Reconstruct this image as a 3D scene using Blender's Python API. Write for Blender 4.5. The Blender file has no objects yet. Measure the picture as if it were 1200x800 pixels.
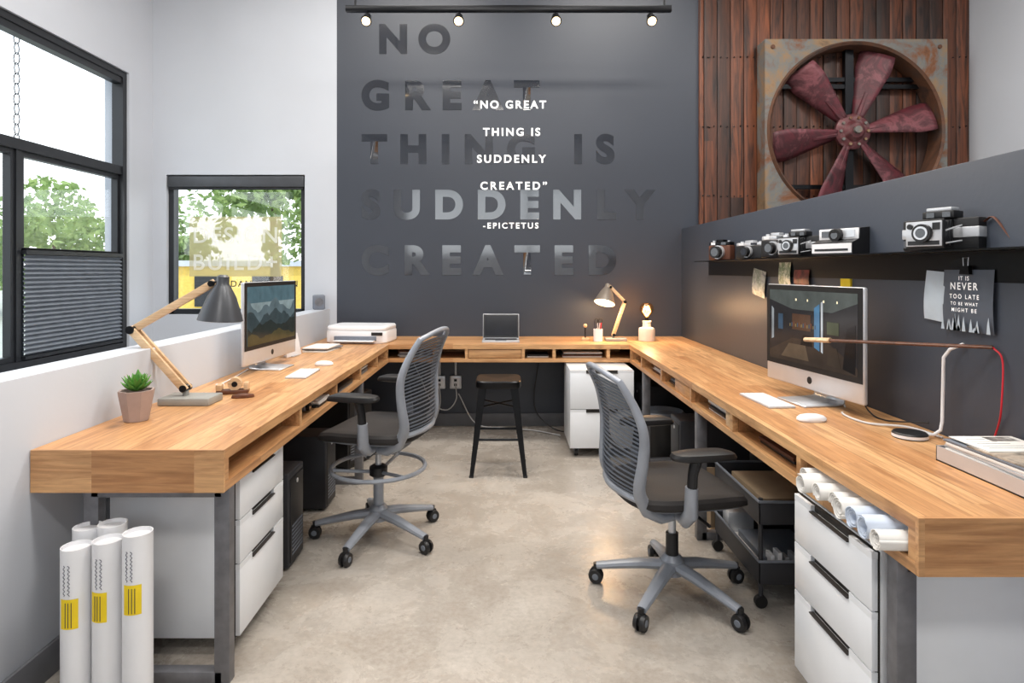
import bpy, bmesh, math, random
from mathutils import Vector, Matrix
random.seed(7)
S = bpy.context.scene
COL = S.collection

# ------------------------------------------------------------------ materials
def srgb(r, g, b):
    f = lambda c: (c/255/12.92) if c/255 <= 0.04045 else ((c/255+0.055)/1.055)**2.4
    return (f(r), f(g), f(b), 1)

def base_mat(name):
    m = bpy.data.materials.new(name); m.use_nodes = True
    nt = m.node_tree
    return m, nt, nt.nodes['Principled BSDF']

def nd(nt, t, **kw):
    n = nt.nodes.new(t)
    for k, v in kw.items():
        setattr(n, k, v)
    return n

def mth(nt, op, a, b=None, c=None):
    n = nt.nodes.new('ShaderNodeMath'); n.operation = op
    for i, x in enumerate((a, b, c)):
        if x is None: continue
        if isinstance(x, (int, float)): n.inputs[i].default_value = x
        else: nt.links.new(x, n.inputs[i])
    return n.outputs[0]

def mixc(nt, fac, a, b, blend='MIX'):
    n = nt.nodes.new('ShaderNodeMix'); n.data_type = 'RGBA'; n.blend_type = blend
    for i, x in ((0, fac), (6, a), (7, b)):
        if isinstance(x, (int, float)): n.inputs[i].default_value = x
        elif isinstance(x, tuple): n.inputs[i].default_value = x
        else: nt.links.new(x, n.inputs[i])
    return n.outputs[2]

def ramp(nt, fac, stops):
    n = nt.nodes.new('ShaderNodeValToRGB')
    el = n.color_ramp.elements
    el[0].position, el[0].color = stops[0]
    el[1].position, el[1].color = stops[-1]
    for p, c in stops[1:-1]:
        e = el.new(p); e.color = c
    nt.links.new(fac, n.inputs[0])
    return n.outputs[0]

def noise(nt, vec, scale, detail=4, rough=.5, dist=0):
    n = nt.nodes.new('ShaderNodeTexNoise')
    n.inputs['Scale'].default_value = scale; n.inputs['Detail'].default_value = detail
    n.inputs['Roughness'].default_value = rough; n.inputs['Distortion'].default_value = dist
    if vec is not None: nt.links.new(vec, n.inputs['Vector'])
    return n.outputs[0]

def objco(nt):
    return nt.nodes.new('ShaderNodeTexCoord').outputs['Object']

def bump(nt, b, h, strength, dist=.01):
    n = nt.nodes.new('ShaderNodeBump'); n.inputs['Strength'].default_value = strength
    n.inputs['Distance'].default_value = dist
    nt.links.new(h, n.inputs['Height']); nt.links.new(n.outputs[0], b.inputs['Normal'])

def simple(name, col, rough=.5, metal=0, var=.06, scale=12, bmp=0, emit=None, es=0, coat=0, spec=.5, ior=1.5):
    m, nt, b = base_mat(name)
    co = objco(nt)
    nz = noise(nt, co, scale, 3)
    dk = tuple(c*(1-var*2) for c in col[:3])+(1,)
    lt = tuple(min(1, c*(1+var)) for c in col[:3])+(1,)
    nt.links.new(ramp(nt, nz, [(.3, dk), (.7, lt)]), b.inputs['Base Color'])
    b.inputs['Roughness'].default_value = rough
    b.inputs['Metallic'].default_value = metal
    b.inputs['Coat Weight'].default_value = coat
    b.inputs['Specular IOR Level'].default_value = spec
    b.inputs['IOR'].default_value = ior
    if bmp: bump(nt, b, noise(nt, co, scale*12, 2), bmp, .002)
    if emit:
        b.inputs['Emission Color'].default_value = emit
        b.inputs['Emission Strength'].default_value = es
    return m

def wood(name, cA, cB, cG, along=1, across=0, pw=.11, pl=1.3, rough=.4, knots=True, seam=.012, k=1, gs=.75):
    m, nt, b = base_mat(name)
    sp = nd(nt, 'ShaderNodeSeparateXYZ'); nt.links.new(objco(nt), sp.inputs[0])
    al = sp.outputs[along]; ac = sp.outputs[across]; th = sp.outputs[3-along-across]
    q = mth(nt, 'DIVIDE', ac, pw)
    id1 = mth(nt, 'FLOOR', q)
    w1 = nd(nt, 'ShaderNodeTexWhiteNoise', noise_dimensions='1D'); nt.links.new(id1, w1.inputs['W'])
    id2 = mth(nt, 'FLOOR', mth(nt, 'ADD', mth(nt, 'DIVIDE', al, pl), mth(nt, 'MULTIPLY', w1.outputs[0], 7)))
    cb = nd(nt, 'ShaderNodeCombineXYZ'); nt.links.new(id1, cb.inputs[0]); nt.links.new(id2, cb.inputs[1])
    w2 = nd(nt, 'ShaderNodeTexWhiteNoise', noise_dimensions='2D'); nt.links.new(cb.outputs[0], w2.inputs['Vector'])
    r = w2.outputs[0]
    gv = nd(nt, 'ShaderNodeCombineXYZ')
    nt.links.new(mth(nt, 'MULTIPLY', ac, 22*k), gv.inputs[0])
    nt.links.new(mth(nt, 'ADD', mth(nt, 'MULTIPLY', al, 1.6*k), mth(nt, 'MULTIPLY', r, 30)), gv.inputs[1])
    nt.links.new(mth(nt, 'MULTIPLY', th, 22*k), gv.inputs[2])
    g = noise(nt, gv.outputs[0], 1.0, 7, .62, 1.4)
    g2 = noise(nt, gv.outputs[0], 5.0, 4, .6, .3)
    c = mixc(nt, r, cA, cB)
    c = mixc(nt, mth(nt, 'MULTIPLY', ramp(nt, g, [(.40, (0, 0, 0, 1)), (.66, (1, 1, 1, 1))]), gs), c, cG)
    c = mixc(nt, .45, c, ramp(nt, g2, [(.3, (.4, .38, .36, 1)), (.7, (1, 1, 1, 1))]), 'MULTIPLY')
    if knots:
        kv = nd(nt, 'ShaderNodeCombineXYZ')
        nt.links.new(mth(nt, 'MULTIPLY', ac, 5), kv.inputs[0]); nt.links.new(mth(nt, 'MULTIPLY', al, 2.6), kv.inputs[1])
        vo = nd(nt, 'ShaderNodeTexVoronoi'); vo.inputs['Scale'].default_value = 1
        nt.links.new(kv.outputs[0], vo.inputs['Vector'])
        kk = ramp(nt, vo.outputs['Distance'], [(.03, (1, 1, 1, 1)), (.14, (0, 0, 0, 1))])
        c = mixc(nt, mth(nt, 'MULTIPLY', kk, .8), c, tuple(x*.3 for x in cG[:3])+(1,))
    fr = mth(nt, 'FRACT', q)
    sm = mth(nt, 'LESS_THAN', fr, seam/pw*.25)
    c = mixc(nt, mth(nt, 'MULTIPLY', sm, .5), c, tuple(x*.4 for x in cG[:3])+(1,))
    nt.links.new(c, b.inputs['Base Color'])
    b.inputs['Roughness'].default_value = rough
    bump(nt, b, g2, .12, .002)
    return m

OAKA, OAKB, OAKG = srgb(228, 180, 128), srgb(204, 150, 100), srgb(160, 108, 66)
M_oakY = wood('oak_lengthwise', OAKA, OAKB, OAKG, 1, 0)
M_oakX = wood('oak_crosswise', OAKA, OAKB, OAKG, 0, 1)
M_oakEnd = wood('oak_end', OAKA, OAKB, OAKG, 0, 2, pw=.16, pl=.33, k=1.0, knots=False)
M_lampwood = wood('lamp_wood', srgb(236, 206, 168), srgb(225, 190, 148), srgb(205, 164, 120), 0, 1, pw=.5, pl=3, knots=False, k=2)
M_walnut = wood('walnut', srgb(120, 72, 44), srgb(100, 58, 36), srgb(60, 32, 20), 0, 1, pw=.5, pl=3, knots=False, k=2)
M_plank = wood('reclaimed_plank', srgb(138, 78, 48), srgb(60, 38, 29), srgb(30, 22, 20), 2, 0, pw=.115, pl=9, rough=.55, knots=True, seam=.02, k=.8, gs=.95)

def floor_mat():
    m, nt, b = base_mat('polished_concrete')
    co = objco(nt)
    n1 = noise(nt, co, .8, 5, .6, .6); n2 = noise(nt, co, 3.2, 10, .72, .4); n3 = noise(nt, co, 45, 5, .7)
    c = mixc(nt, ramp(nt, n1, [(.36, (0, 0, 0, 1)), (.64, (1, 1, 1, 1))]), srgb(166, 159, 150), srgb(188, 181, 172))
    c = mixc(nt, mth(nt, 'MULTIPLY', ramp(nt, n2, [(.40, (1, 1, 1, 1)), (.55, (0, 0, 0, 1))]), .4), c, srgb(144, 132, 120))
    c = mixc(nt, mth(nt, 'MULTIPLY', ramp(nt, n2, [(.56, (0, 0, 0, 1)), (.68, (1, 1, 1, 1))]), .4), c, srgb(198, 192, 184))
    c = mixc(nt, .5, c, ramp(nt, n3, [(.35, (.62, .61, .60, 1)), (.6, (1, 1, 1, 1))]), 'MULTIPLY')
    nt.links.new(c, b.inputs['Base Color'])
    nt.links.new(ramp(nt, n2, [(.3, (.18, .18, .18, 1)), (.7, (.36, .36, .36, 1))]), b.inputs['Roughness'])
    bump(nt, b, n3, .05, .002)
    return m
M_floor = floor_mat()
def wallpaint(name, col, rough=.6):
    m, nt, b = base_mat(name); co = objco(nt)
    n1 = noise(nt, co, 1.5, 3); n2 = noise(nt, co, 45, 4)
    nt.links.new(ramp(nt, n1, [(.3, tuple(c*.95 for c in col[:3])+(1,)), (.7, col)]), b.inputs['Base Color'])
    b.inputs['Roughness'].default_value = rough
    bump(nt, b, n2, .12, .003)
    return m
M_white = wallpaint('white_paint', srgb(197, 201, 208))
M_dark = wallpaint('charcoal_paint', srgb(57, 62, 72), .42)
M_dark2 = wallpaint('charcoal_paint_partition', srgb(66, 72, 83), .45)
M_ceil = wallpaint('ceiling_paint', srgb(150, 150, 154))
M_lowgrey = wallpaint('grey_paint', srgb(166, 166, 178))
M_base = simple('baseboard_grey', srgb(105, 106, 110), .5)
M_gloss = simple('gloss_vinyl', srgb(44, 48, 56), .08, var=.02, spec=1.0, ior=1.8)
M_wtext = simple('white_vinyl_glow', srgb(250, 250, 250), .5, var=0, emit=(1, 1, 1, 1), es=.3)  # white lettering with a faint glow added to its colour
M_blackf = simple('black_frame', srgb(30, 32, 36), .4)
M_shade = simple('cellular_shade', srgb(120, 127, 136), .8)
M_steel = simple('raw_steel', srgb(118, 118, 122), .45, .5, var=.12, scale=20)
M_cab = simple('cabinet_white', srgb(230, 233, 237), .2, var=.01)
M_cabs = simple('cabinet_shadowgap', srgb(48, 44, 42), .5)
M_black = simple('black_plastic', srgb(24, 24, 26), .45)
M_blackm = simple('black_metal', srgb(22, 23, 26), .3, .6)
M_fabric = simple('black_fabric', srgb(34, 31, 31), .7, bmp=.4)
M_grey = simple('grey_aluminium', srgb(146, 151, 160), .38, .15)
M_greyp = simple('grey_plastic', srgb(112, 118, 128), .5)
M_rib = simple('back_rib_grey', srgb(84, 91, 102), .5)
M_silver = simple('silver', srgb(208, 210, 214), .28, .45, var=.02)
M_wplas = simple('white_plastic', srgb(236, 236, 238), .35, var=.01)
M_paper = simple('paper', srgb(228, 225, 220), .8, var=.03)
M_paperb = simple('blueprint_paper', srgb(196, 206, 222), .8, var=.05)
M_yellow = simple('yellow_label', srgb(245, 212, 30), .6)
M_ink = simple('ink', srgb(50, 50, 70), .7)
M_red = simple('red_cable', srgb(200, 30, 45), .5)
M_cableg = simple('grey_cable', srgb(200, 200, 200), .5)
M_shadeDk = simple('lamp_shade_grey', srgb(74, 76, 80), .35, .3)
M_shadeLt = simple('lamp_shade_taupe', srgb(128, 116, 104), .4, .2)
M_lampbase = simple('lamp_base_grey', srgb(150, 150, 145), .5)
M_taupe = simple('taupe_ceramic', srgb(170, 150, 142), .6)
M_soil = simple('soil', srgb(60, 44, 34), .9)
M_succ = simple('succulent_green', srgb(92, 150, 62), .5, var=.2, scale=30)
M_conc = simple('pale_concrete', srgb(190, 186, 180), .8, bmp=.3)
M_bulb = simple('warm_bulb', srgb(255, 200, 130), .3, emit=(1, .55, .22, 1), es=9)
M_fil = simple('lamp_lit', srgb(255, 220, 170), .3, emit=(1, .75, .45, 1), es=30)
M_track = simple('halogen_lens', srgb(255, 230, 190), .3, emit=(1, .72, .38, 1), es=5)
M_inner = simple('lamp_inner_warm', srgb(255, 226, 185), .5, emit=(1, .62, .3, 1), es=1.1)
M_brownl = simple('brown_leather', srgb(92, 52, 34), .6)
M_darkbox = simple('dark_box', srgb(44, 45, 50), .5)
M_beige = simple('kraft_box', srgb(150, 130, 105), .8)
M_lens = simple('lens_glass', srgb(18, 20, 30), .05, coat=1)
M_grass = simple('outside_ground', srgb(170, 170, 160), .9)
M_ybuild = simple('yellow_stucco', srgb(238, 200, 96), .8)
M_trunk = simple('bark', srgb(90, 74, 60), .9)

def leafm():
    m, nt, b = base_mat('leaves')
    nz = noise(nt, objco(nt), 2.2, 5)
    nt.links.new(ramp(nt, nz, [(.3, srgb(72, 100, 56)), (.7, srgb(152, 172, 102))]), b.inputs['Base Color'])
    b.inputs['Roughness'].default_value = .7
    t = nd(nt, 'ShaderNodeBsdfTranslucent'); t.inputs[0].default_value = srgb(150, 178, 98)
    mx = nd(nt, 'ShaderNodeMixShader'); mx.inputs[0].default_value = .3
    nt.links.new(b.outputs[0], mx.inputs[1]); nt.links.new(t.outputs[0], mx.inputs[2])
    nt.links.new(mx.outputs[0], nt.nodes['Material Output'].inputs[0])
    return m
M_leaf = leafm()
def rust(name, cols, scale=3, rough=.7, metal=.2):
    m, nt, b = base_mat(name)
    n1 = noise(nt, objco(nt), scale, 8, .65, .6)
    st = [(.3+.4*i/(len(cols)-1), c) for i, c in enumerate(cols)]
    nt.links.new(ramp(nt, n1, st), b.inputs['Base Color'])
    b.inputs['Roughness'].default_value = rough; b.inputs['Metallic'].default_value = metal
    bump(nt, b, n1, .3, .01)
    return m
M_rust = rust('rusty_galvanised', [srgb(56, 40, 34), srgb(116, 74, 46), srgb(108, 110, 108), srgb(138, 110, 80), srgb(74, 68, 64)], 2.6)
M_rim = rust('rusty_rim', [srgb(46, 36, 32), srgb(96, 62, 42), srgb(64, 58, 55)], 4)
M_fanred = rust('faded_red_paint', [srgb(46, 24, 28), srgb(96, 38, 47), srgb(68, 32, 37), srgb(118, 66, 72), srgb(82, 36, 40)], 5, .55, .1)
M_hub = rust('hub_paint', [srgb(60, 42, 42), srgb(96, 46, 50), srgb(116, 98, 96)], 9, .5, .3)

def glassm(name='window_glass', tint=(1, 1, 1, 1)):
    m = bpy.data.materials.new(name); m.use_nodes = True; nt = m.node_tree
    nt.nodes.remove(nt.nodes['Principled BSDF'])
    t = nd(nt, 'ShaderNodeBsdfTransparent'); t.inputs[0].default_value = tint
    g = nd(nt, 'ShaderNodeBsdfGlossy'); g.inputs['Roughness'].default_value = .02
    mx = nd(nt, 'ShaderNodeMixShader'); mx.inputs[0].default_value = .06
    nt.links.new(t.outputs[0], mx.inputs[1]); nt.links.new(g.outputs[0], mx.inputs[2])
    nt.links.new(mx.outputs[0], nt.nodes['Material Output'].inputs[0])
    return m
M_glass = glassm()
def sheer(name, col, op):
    m, nt, b = base_mat(name)
    b.inputs['Base Color'].default_value = col; b.inputs['Roughness'].default_value = .7
    b.inputs['Alpha'].default_value = op
    return m
M_mesh = sheer('chair_mesh', srgb(48, 52, 60), .75)
M_film = sheer('window_film', srgb(205, 196, 150), .42)
M_film2 = sheer('window_film_letters', srgb(250, 250, 245), .55)

def emis(name, col, s=1.0):
    m, nt, b = base_mat(name)
    nz = noise(nt, objco(nt), 14, 5)
    nt.links.new(ramp(nt, nz, [(.3, tuple(c*.65 for c in col[:3])+(1,)), (.7, col)]), b.inputs['Emission Color'])
    b.inputs['Base Color'].default_value = (0.01, .01, .01, 1)
    b.inputs['Roughness'].default_value = .12
    b.inputs['Emission Strength'].default_value = s
    return m

# ------------------------------------------------------------------ mesh builder
class MB:
    def __init__(s):
        s.v = []; s.f = []; s.m = []; s.mats = []
    def add(s, vs, fs, mat, M=None):
        if mat not in s.mats: s.mats.append(mat)
        mi = s.mats.index(mat); o = len(s.v)
        for p in vs:
            p = Vector(p)
            s.v.append(M @ p if M else p)
        for f in fs:
            s.f.append([i+o for i in f]); s.m.append(mi)
    def box(s, x0, x1, y0, y1, z0, z1, mat, bev=0, M=None):
        x0, x1 = min(x0, x1), max(x0, x1); y0, y1 = min(y0, y1), max(y0, y1); z0, z1 = min(z0, z1), max(z0, z1)
        if bev <= 0:
            vs = [(x, y, z) for x in (x0, x1) for y in (y0, y1) for z in (z0, z1)]
            fs = [(0, 1, 3, 2), (4, 6, 7, 5), (0, 4, 5, 1), (2, 3, 7, 6), (0, 2, 6, 4), (1, 5, 7, 3)]
            s.add(vs, fs, mat, M); return
        bm = bmesh.new(); bmesh.ops.create_cube(bm, size=1)
        bmesh.ops.scale(bm, vec=(x1-x0, y1-y0, z1-z0), verts=bm.verts)
        bmesh.ops.translate(bm, vec=((x0+x1)/2, (y0+y1)/2, (z0+z1)/2), verts=bm.verts)
        b = min(bev, .49*min(x1-x0, y1-y0, z1-z0))
        bmesh.ops.bevel(bm, geom=bm.edges[:], offset=b, segments=2 if b < .008 else 3, profile=.5, affect='EDGES')
        bm.verts.ensure_lookup_table(); bm.verts.index_update()
        s.add([v.co.copy() for v in bm.verts], [[v.index for v in f.verts] for f in bm.faces], mat, M); bm.free()
    def cbox(s, c, d, mat, bev=0, M=None):
        s.box(c[0]-d[0]/2, c[0]+d[0]/2, c[1]-d[1]/2, c[1]+d[1]/2, c[2]-d[2]/2, c[2]+d[2]/2, mat, bev, M)
    def tube(s, pts, r, mat, seg=10, M=None, closed=False, flat=1.0):
        pts = [Vector(p) for p in pts]; n = len(pts)
        rs = r if isinstance(r, (list, tuple)) else [r]*n
        vs = []; up = None
        for i, p in enumerate(pts):
            if closed: t = pts[(i+1) % n]-pts[i-1]
            elif i == 0: t = pts[1]-p
            elif i == n-1: t = p-pts[i-1]
            else: t = (pts[i+1]-p).normalized()+(p-pts[i-1]).normalized()
            t.normalize()
            if up is None:
                a = Vector((0, 0, 1)) if abs(t.z) < .9 else Vector((0, 1, 0))
                up = (a-t*a.dot(t)).normalized()
            else:
                up = (up-t*up.dot(t)).normalized()
            sd = t.cross(up)
            for k in range(seg):
                a = 2*math.pi*k/seg
                vs.append(p+sd*math.cos(a)*rs[i]+up*math.sin(a)*rs[i]*flat)
        fs = []
        for i in range(n if closed else n-1):
            j = (i+1) % n
            for k in range(seg):
                k2 = (k+1) % seg
                fs.append((i*seg+k, i*seg+k2, j*seg+k2, j*seg+k))
        if not closed:
            fs.append(list(range(seg))[::-1]); fs.append([(n-1)*seg+k for k in range(seg)])
        s.add(vs, fs, mat, M)
    def cyl(s, p0, p1, r0, mat, r1=None, seg=20, M=None):
        s.tube([p0, p1], [r0, r0 if r1 is None else r1], mat, seg, M)
    def lathe(s, prof, mat, c=(0, 0, 0), seg=28, M=None, cap=True):
        vs = []; fs = []
        for r, z in prof:
            for k in range(seg):
                a = 2*math.pi*k/seg
                vs.append((c[0]+max(r, .0003)*math.cos(a), c[1]+max(r, .0003)*math.sin(a), c[2]+z))
        n = len(prof)
        for i in range(n-1):
            for k in range(seg):
                k2 = (k+1) % seg
                fs.append((i*seg+k, i*seg+k2, (i+1)*seg+k2, (i+1)*seg+k))
        if cap:
            fs.append(list(range(seg))[::-1]); fs.append([(n-1)*seg+k for k in range(seg)])
        s.add(vs, fs, mat, M)
    def sph(s, c, r, mat, sc=(1, 1, 1), seg=20, M=None):
        n = seg//2
        vs = []; fs = []
        for i in range(n+1):
            t = math.pi*i/n
            for k in range(seg):
                a = 2*math.pi*k/seg
                rr = max(math.sin(t), .001)*r
                vs.append((c[0]+rr*math.cos(a)*sc[0], c[1]+rr*math.sin(a)*sc[1], c[2]-math.cos(t)*r*sc[2]))
        for i in range(n):
            for k in range(seg):
                k2 = (k+1) % seg
                fs.append((i*seg+k, i*seg+k2, (i+1)*seg+k2, (i+1)*seg+k))
        s.add(vs, fs, mat, M)
    def cushion(s, c, hx, hy, levels, mat, e=3.5, seg=40, M=None, warp=None):
        vs = []; fs = []
        for (k, z) in levels:
            for j in range(seg):
                a = 2*math.pi*j/seg; ca, sa = math.cos(a), math.sin(a)
                x = hx*k*math.copysign(abs(ca)**(2/e), ca); y = hy*k*math.copysign(abs(sa)**(2/e), sa)
                zz = z + (warp(x, y) if warp else 0)
                vs.append((c[0]+x, c[1]+y, c[2]+zz))
        n = len(levels)
        for i in range(n-1):
            for j in range(seg):
                j2 = (j+1) % seg
                fs.append((i*seg+j, i*seg+j2, (i+1)*seg+j2, (i+1)*seg+j))
        fs.append(list(range(seg))[::-1]); fs.append([(n-1)*seg+j for j in range(seg)])
        s.add(vs, fs, mat, M)
    def prism(s, pts, t, mat, M=None):
        n = len(pts)
        vs = [(p[0], p[1], 0) for p in pts]+[(p[0], p[1], t) for p in pts]
        fs = [list(range(n))[::-1], [n+i for i in range(n)]]
        for i in range(n):
            j = (i+1) % n
            fs.append((i, j, n+j, n+i))
        s.add(vs, fs, mat, M)
    def grid(s, fn, nu, nv, mat, M=None):
        vs = [fn(i/nu, j/nv) for i in range(nu+1) for j in range(nv+1)]
        fs = [(i*(nv+1)+j, (i+1)*(nv+1)+j, (i+1)*(nv+1)+j+1, i*(nv+1)+j+1) for i in range(nu) for j in range(nv)]
        s.add(vs, fs, mat, M)
    def done(s, name, loc=(0, 0, 0), rz=0, parent=None, ang=35, fixn=True, rot=None):
        me = bpy.data.meshes.new(name)
        me.from_pydata([tuple(v) for v in s.v], [], s.f)
        for m in s.mats: me.materials.append(m)
        for p, mi in zip(me.polygons, s.m): p.material_index = mi; p.use_smooth = True
        bm = bmesh.new(); bm.from_mesh(me)
        if fixn: bmesh.ops.recalc_face_normals(bm, faces=bm.faces)
        for e in bm.edges:
            if len(e.link_faces) == 2:
                if e.calc_face_angle(0) > math.radians(ang): e.smooth = False
        bm.to_mesh(me); bm.free()
        o = bpy.data.objects.new(name, me); COL.objects.link(o)
        o.location = loc; o.rotation_euler = rot if rot else (0, 0, math.radians(rz))
        if parent: o.parent = parent
        return o

def empty(name, loc=(0, 0, 0), rz=0):
    o = bpy.data.objects.new(name, None); COL.objects.link(o)
    o.location = loc; o.rotation_euler = (0, 0, math.radians(rz)); o.empty_display_size = .1
    return o

def bez(p, n=16):
    P = [Vector(q) for q in p]; P = [P[0]*2-P[1]]+P+[P[-1]*2-P[-2]]
    out = []
    for i in range(1, len(P)-2):
        for k in range(n):
            t = k/n
            out.append(.5*((2*P[i])+(-P[i-1]+P[i+1])*t+(2*P[i-1]-5*P[i]+4*P[i+1]-P[i+2])*t*t+(-P[i-1]+3*P[i]-3*P[i+1]+P[i+2])*t**3))
    out.append(P[-2]); return out

# ------------------------------------------------------------------ dimensions
YB = 5.35; XR = 1.54; XL = -1.53; XW = -3.08; XE = 4.03; YF = -3.2; ZC = 4.3
DT = .78; DB = .643

# room shell
b = MB(); b.box(XW-.2, XE+.2, YF-.2, YB+.2, -.1, 0, M_floor); b.done('floor')
b = MB(); b.box(XW-.2, XE+.2, YF-.2, YB+.2, ZC, ZC+.15, M_ceil); b.done('ceiling')
wx0, wx1, wz0, wz1 = -2.96, -1.75, .97, 2.19
DX = -1.47
b = MB()
b.box(XW-.2, wx0, YB, YB+.2, 0, ZC, M_white); b.box(wx1, DX, YB, YB+.2, 0, ZC, M_white)
b.box(wx0, wx1, YB, YB+.2, 0, wz0, M_white); b.box(wx0, wx1, YB, YB+.2, wz1, ZC, M_white)
b.box(DX, XE+.2, YB, YB+.2, 0, ZC, M_dark)
b.done('wall_back')
ly0, ly1, lz0, lz1 = 1.6, 5.02, .72, 2.97
b = MB()
b.box(XW-.2, XW, YF, ly0, 0, ZC, M_white); b.box(XW-.2, XW, ly1, YB, 0, ZC, M_white)
b.box(XW-.2, XW, ly0, ly1, 0, lz0, M_white); b.box(XW-.2, XW, ly0, ly1, lz1, ZC, M_white)
b.done('wall_left')
b = MB(); b.box(XE, XE+.2, YF, YB, 0, ZC, M_white); b.done('wall_right')
fz0, fz1 = 1.65, 3.3
b = MB()
b.box(XW-.2, -2.3, YF-.2, YF, 0, ZC, M_white); b.box(2.0, XE+.2, YF-.2, YF, 0, ZC, M_white)
b.box(-2.3, 2.0, YF-.2, YF, fz1, ZC, M_white); b.box(-2.3, 2.0, YF-.2, YF, 0, fz0, M_white)
b.done('wall_front')
b = MB()
for x in (-2.27, -.85, .55, 1.97): b.box(x-.03, x+.03, YF-.13, YF-.07, fz0, fz1, M_blackf)
b.box(-2.3, 2.0, YF-.13, YF-.07, fz1-.06, fz1, M_blackf); b.box(-2.3, 2.0, YF-.13, YF-.07, fz0, fz0+.06, M_blackf)
b.box(-2.3, 2.0, YF-.102, YF-.098, fz0+.06, fz1-.06, M_glass)
b.done('window_3')
b = MB(); b.box(XL-.14, XL, .2, YB, 0, 1.02, M_white, .004); b.done('wall_half')
b = MB(); b.box(XR, XR+.14, .9, YB, .70, 1.72, M_dark2, .004)
b.box(XR, XR+.14, 2.3, YB, 0, .70, M_dark2); b.box(XR, XR+.14, .9, 2.3, 0, .70, M_lowgrey)
b.done('wall_partition')
b = MB(); b.box(XL, XR, YB-.015, YB, 0, .11, M_base, .003); b.done('baseboard_back')
b = MB(); b.box(XL, XL+.014, .2, YB-.02, 0, .11, M_base, .003); b.done('baseboard_left')
b = MB(); b.box(XR-.014, XR, .9, YB-.02, 0, .11, M_base, .003); b.done('baseboard_right')

# windows
b = MB()
xf0, xf1 = XW-.10, XW-.05
def fr(y0, y1, z0, z1, w=.05, m=M_blackf, a=xf0, c=xf1):
    b.box(a, c, y0, y1, z0, z0+w, m); b.box(a, c, y0, y1, z1-w, z1, m)
    b.box(a, c, y0, y0+w, z0+w, z1-w, m); b.box(a, c, y1-w, y1, z0+w, z1-w, m)
fr(ly0, ly1, lz0, lz1, .05, a=xf0-.01, c=xf1+.03)
b.box(xf0, xf1+.02, ly0, ly1, 2.13, 2.2, M_blackf)
b.box(xf0, xf1+.02, ly0, ly1, 2.87, 2.93, M_blackf)
b.box(xf0, xf1+.01, 3.91, 3.95, lz0, 2.14, M_blackf)
fr(3.95, ly1-.04, 1.47, 2.13, .035); fr(3.95, ly1-.04, lz0+.04, 1.5, .035)
fr(2.6, 3.91, lz0+.05, 2.13, .035)
b.box(xf0+.02, xf0+.026, ly0, ly1, lz0, lz1, M_glass)
b.done('window_1')
b = MB()
n = 44; z0, z1 = lz0+.08, 1.47
vs = []; fs = []
for i in range(n+1):
    z = z0+(z1-z0)*i/n; x = XW-.030+(.010 if i % 2 else -.010)
    vs += [(x, 3.96, z), (x, ly1-.06, z)]
for i in range(n): fs.append((2*i, 2*i+1, 2*i+3, 2*i+2))
b.add(vs, fs, M_shade)
b.box(XW-.045, XW-.01, 3.955, ly1-.055, 1.46, 1.49, M_blackf); b.box(XW-.045, XW-.015, 3.955, ly1-.055, lz0+.06, lz0+.08, M_blackf)
b.done('cellular_blind', fixn=False, ang=10)

b = MB()
ya, yc = YB+.04, YB+.12
w = .045
b.box(wx0, wx1, ya, yc, wz0, wz0+w, M_blackf); b.box(wx0, wx1, ya, yc, wz1-.05, wz1, M_blackf)
b.box(wx0, wx0+w, ya, yc, wz0, wz1, M_blackf); b.box(wx1-w, wx1, ya, yc, wz0, wz1, M_blackf)
b.box(wx0+w, wx1-w, ya+.05, ya+.056, wz0, wz1, M_glass)
b.done('window_2')
b = MB(); b.box(wx0+.01, wx1-.01, YB+.0, YB+.03, wz1-.11, wz1-.01, M_shadeDk, .01); b.cyl((wx0+.02, YB+.02, wz1-.12), (wx1-.02, YB+.02, wz1-.12), .010, M_blackf); b.done('roller_blind')

# ------------------------------------------------------------------ text helper
def text_mesh(body, x0, x1, zb, cap, mat, y, name, off=0.0, parent=None):
    cu = bpy.data.curves.new(name, 'FONT'); cu.body = body; cu.size = 1; cu.extrude = 0
    cu.offset = off
    o = bpy.data.objects.new(name, cu); COL.objects.link(o)
    def bb():
        bpy.context.view_layer.update()
        e = o.evaluated_get(bpy.context.evaluated_depsgraph_get()); me = e.to_mesh()
        xs = [v.co.x for v in me.vertices]; ys = [v.co.y for v in me.vertices]
        r = (min(xs), max(xs), min(ys), max(ys)); e.to_mesh_clear(); return r
    sc = cap/(.70+off)
    W = (x1-x0)/sc
    cu.space_character = 1; a = bb(); cu.space_character = 2; c = bb()
    w1, w2 = a[1]-a[0], c[1]-c[0]
    cu.space_character = 1+(W-w1)/(w2-w1) if abs(w2-w1) > 1e-5 else 1
    a = bb()
    dg = bpy.context.evaluated_depsgraph_get()
    me = bpy.data.meshes.new_from_object(o.evaluated_get(dg))
    bpy.data.objects.remove(o)
    me.materials.clear(); me.materials.append(mat)
    for v in me.vertices:
        v.co = Vector(((v.co.x-a[0])*sc+x0, y, v.co.y*sc+zb))
    ob = bpy.data.objects.new(name, me); COL.objects.link(ob)
    if parent: ob.parent = parent
    return ob

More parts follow.
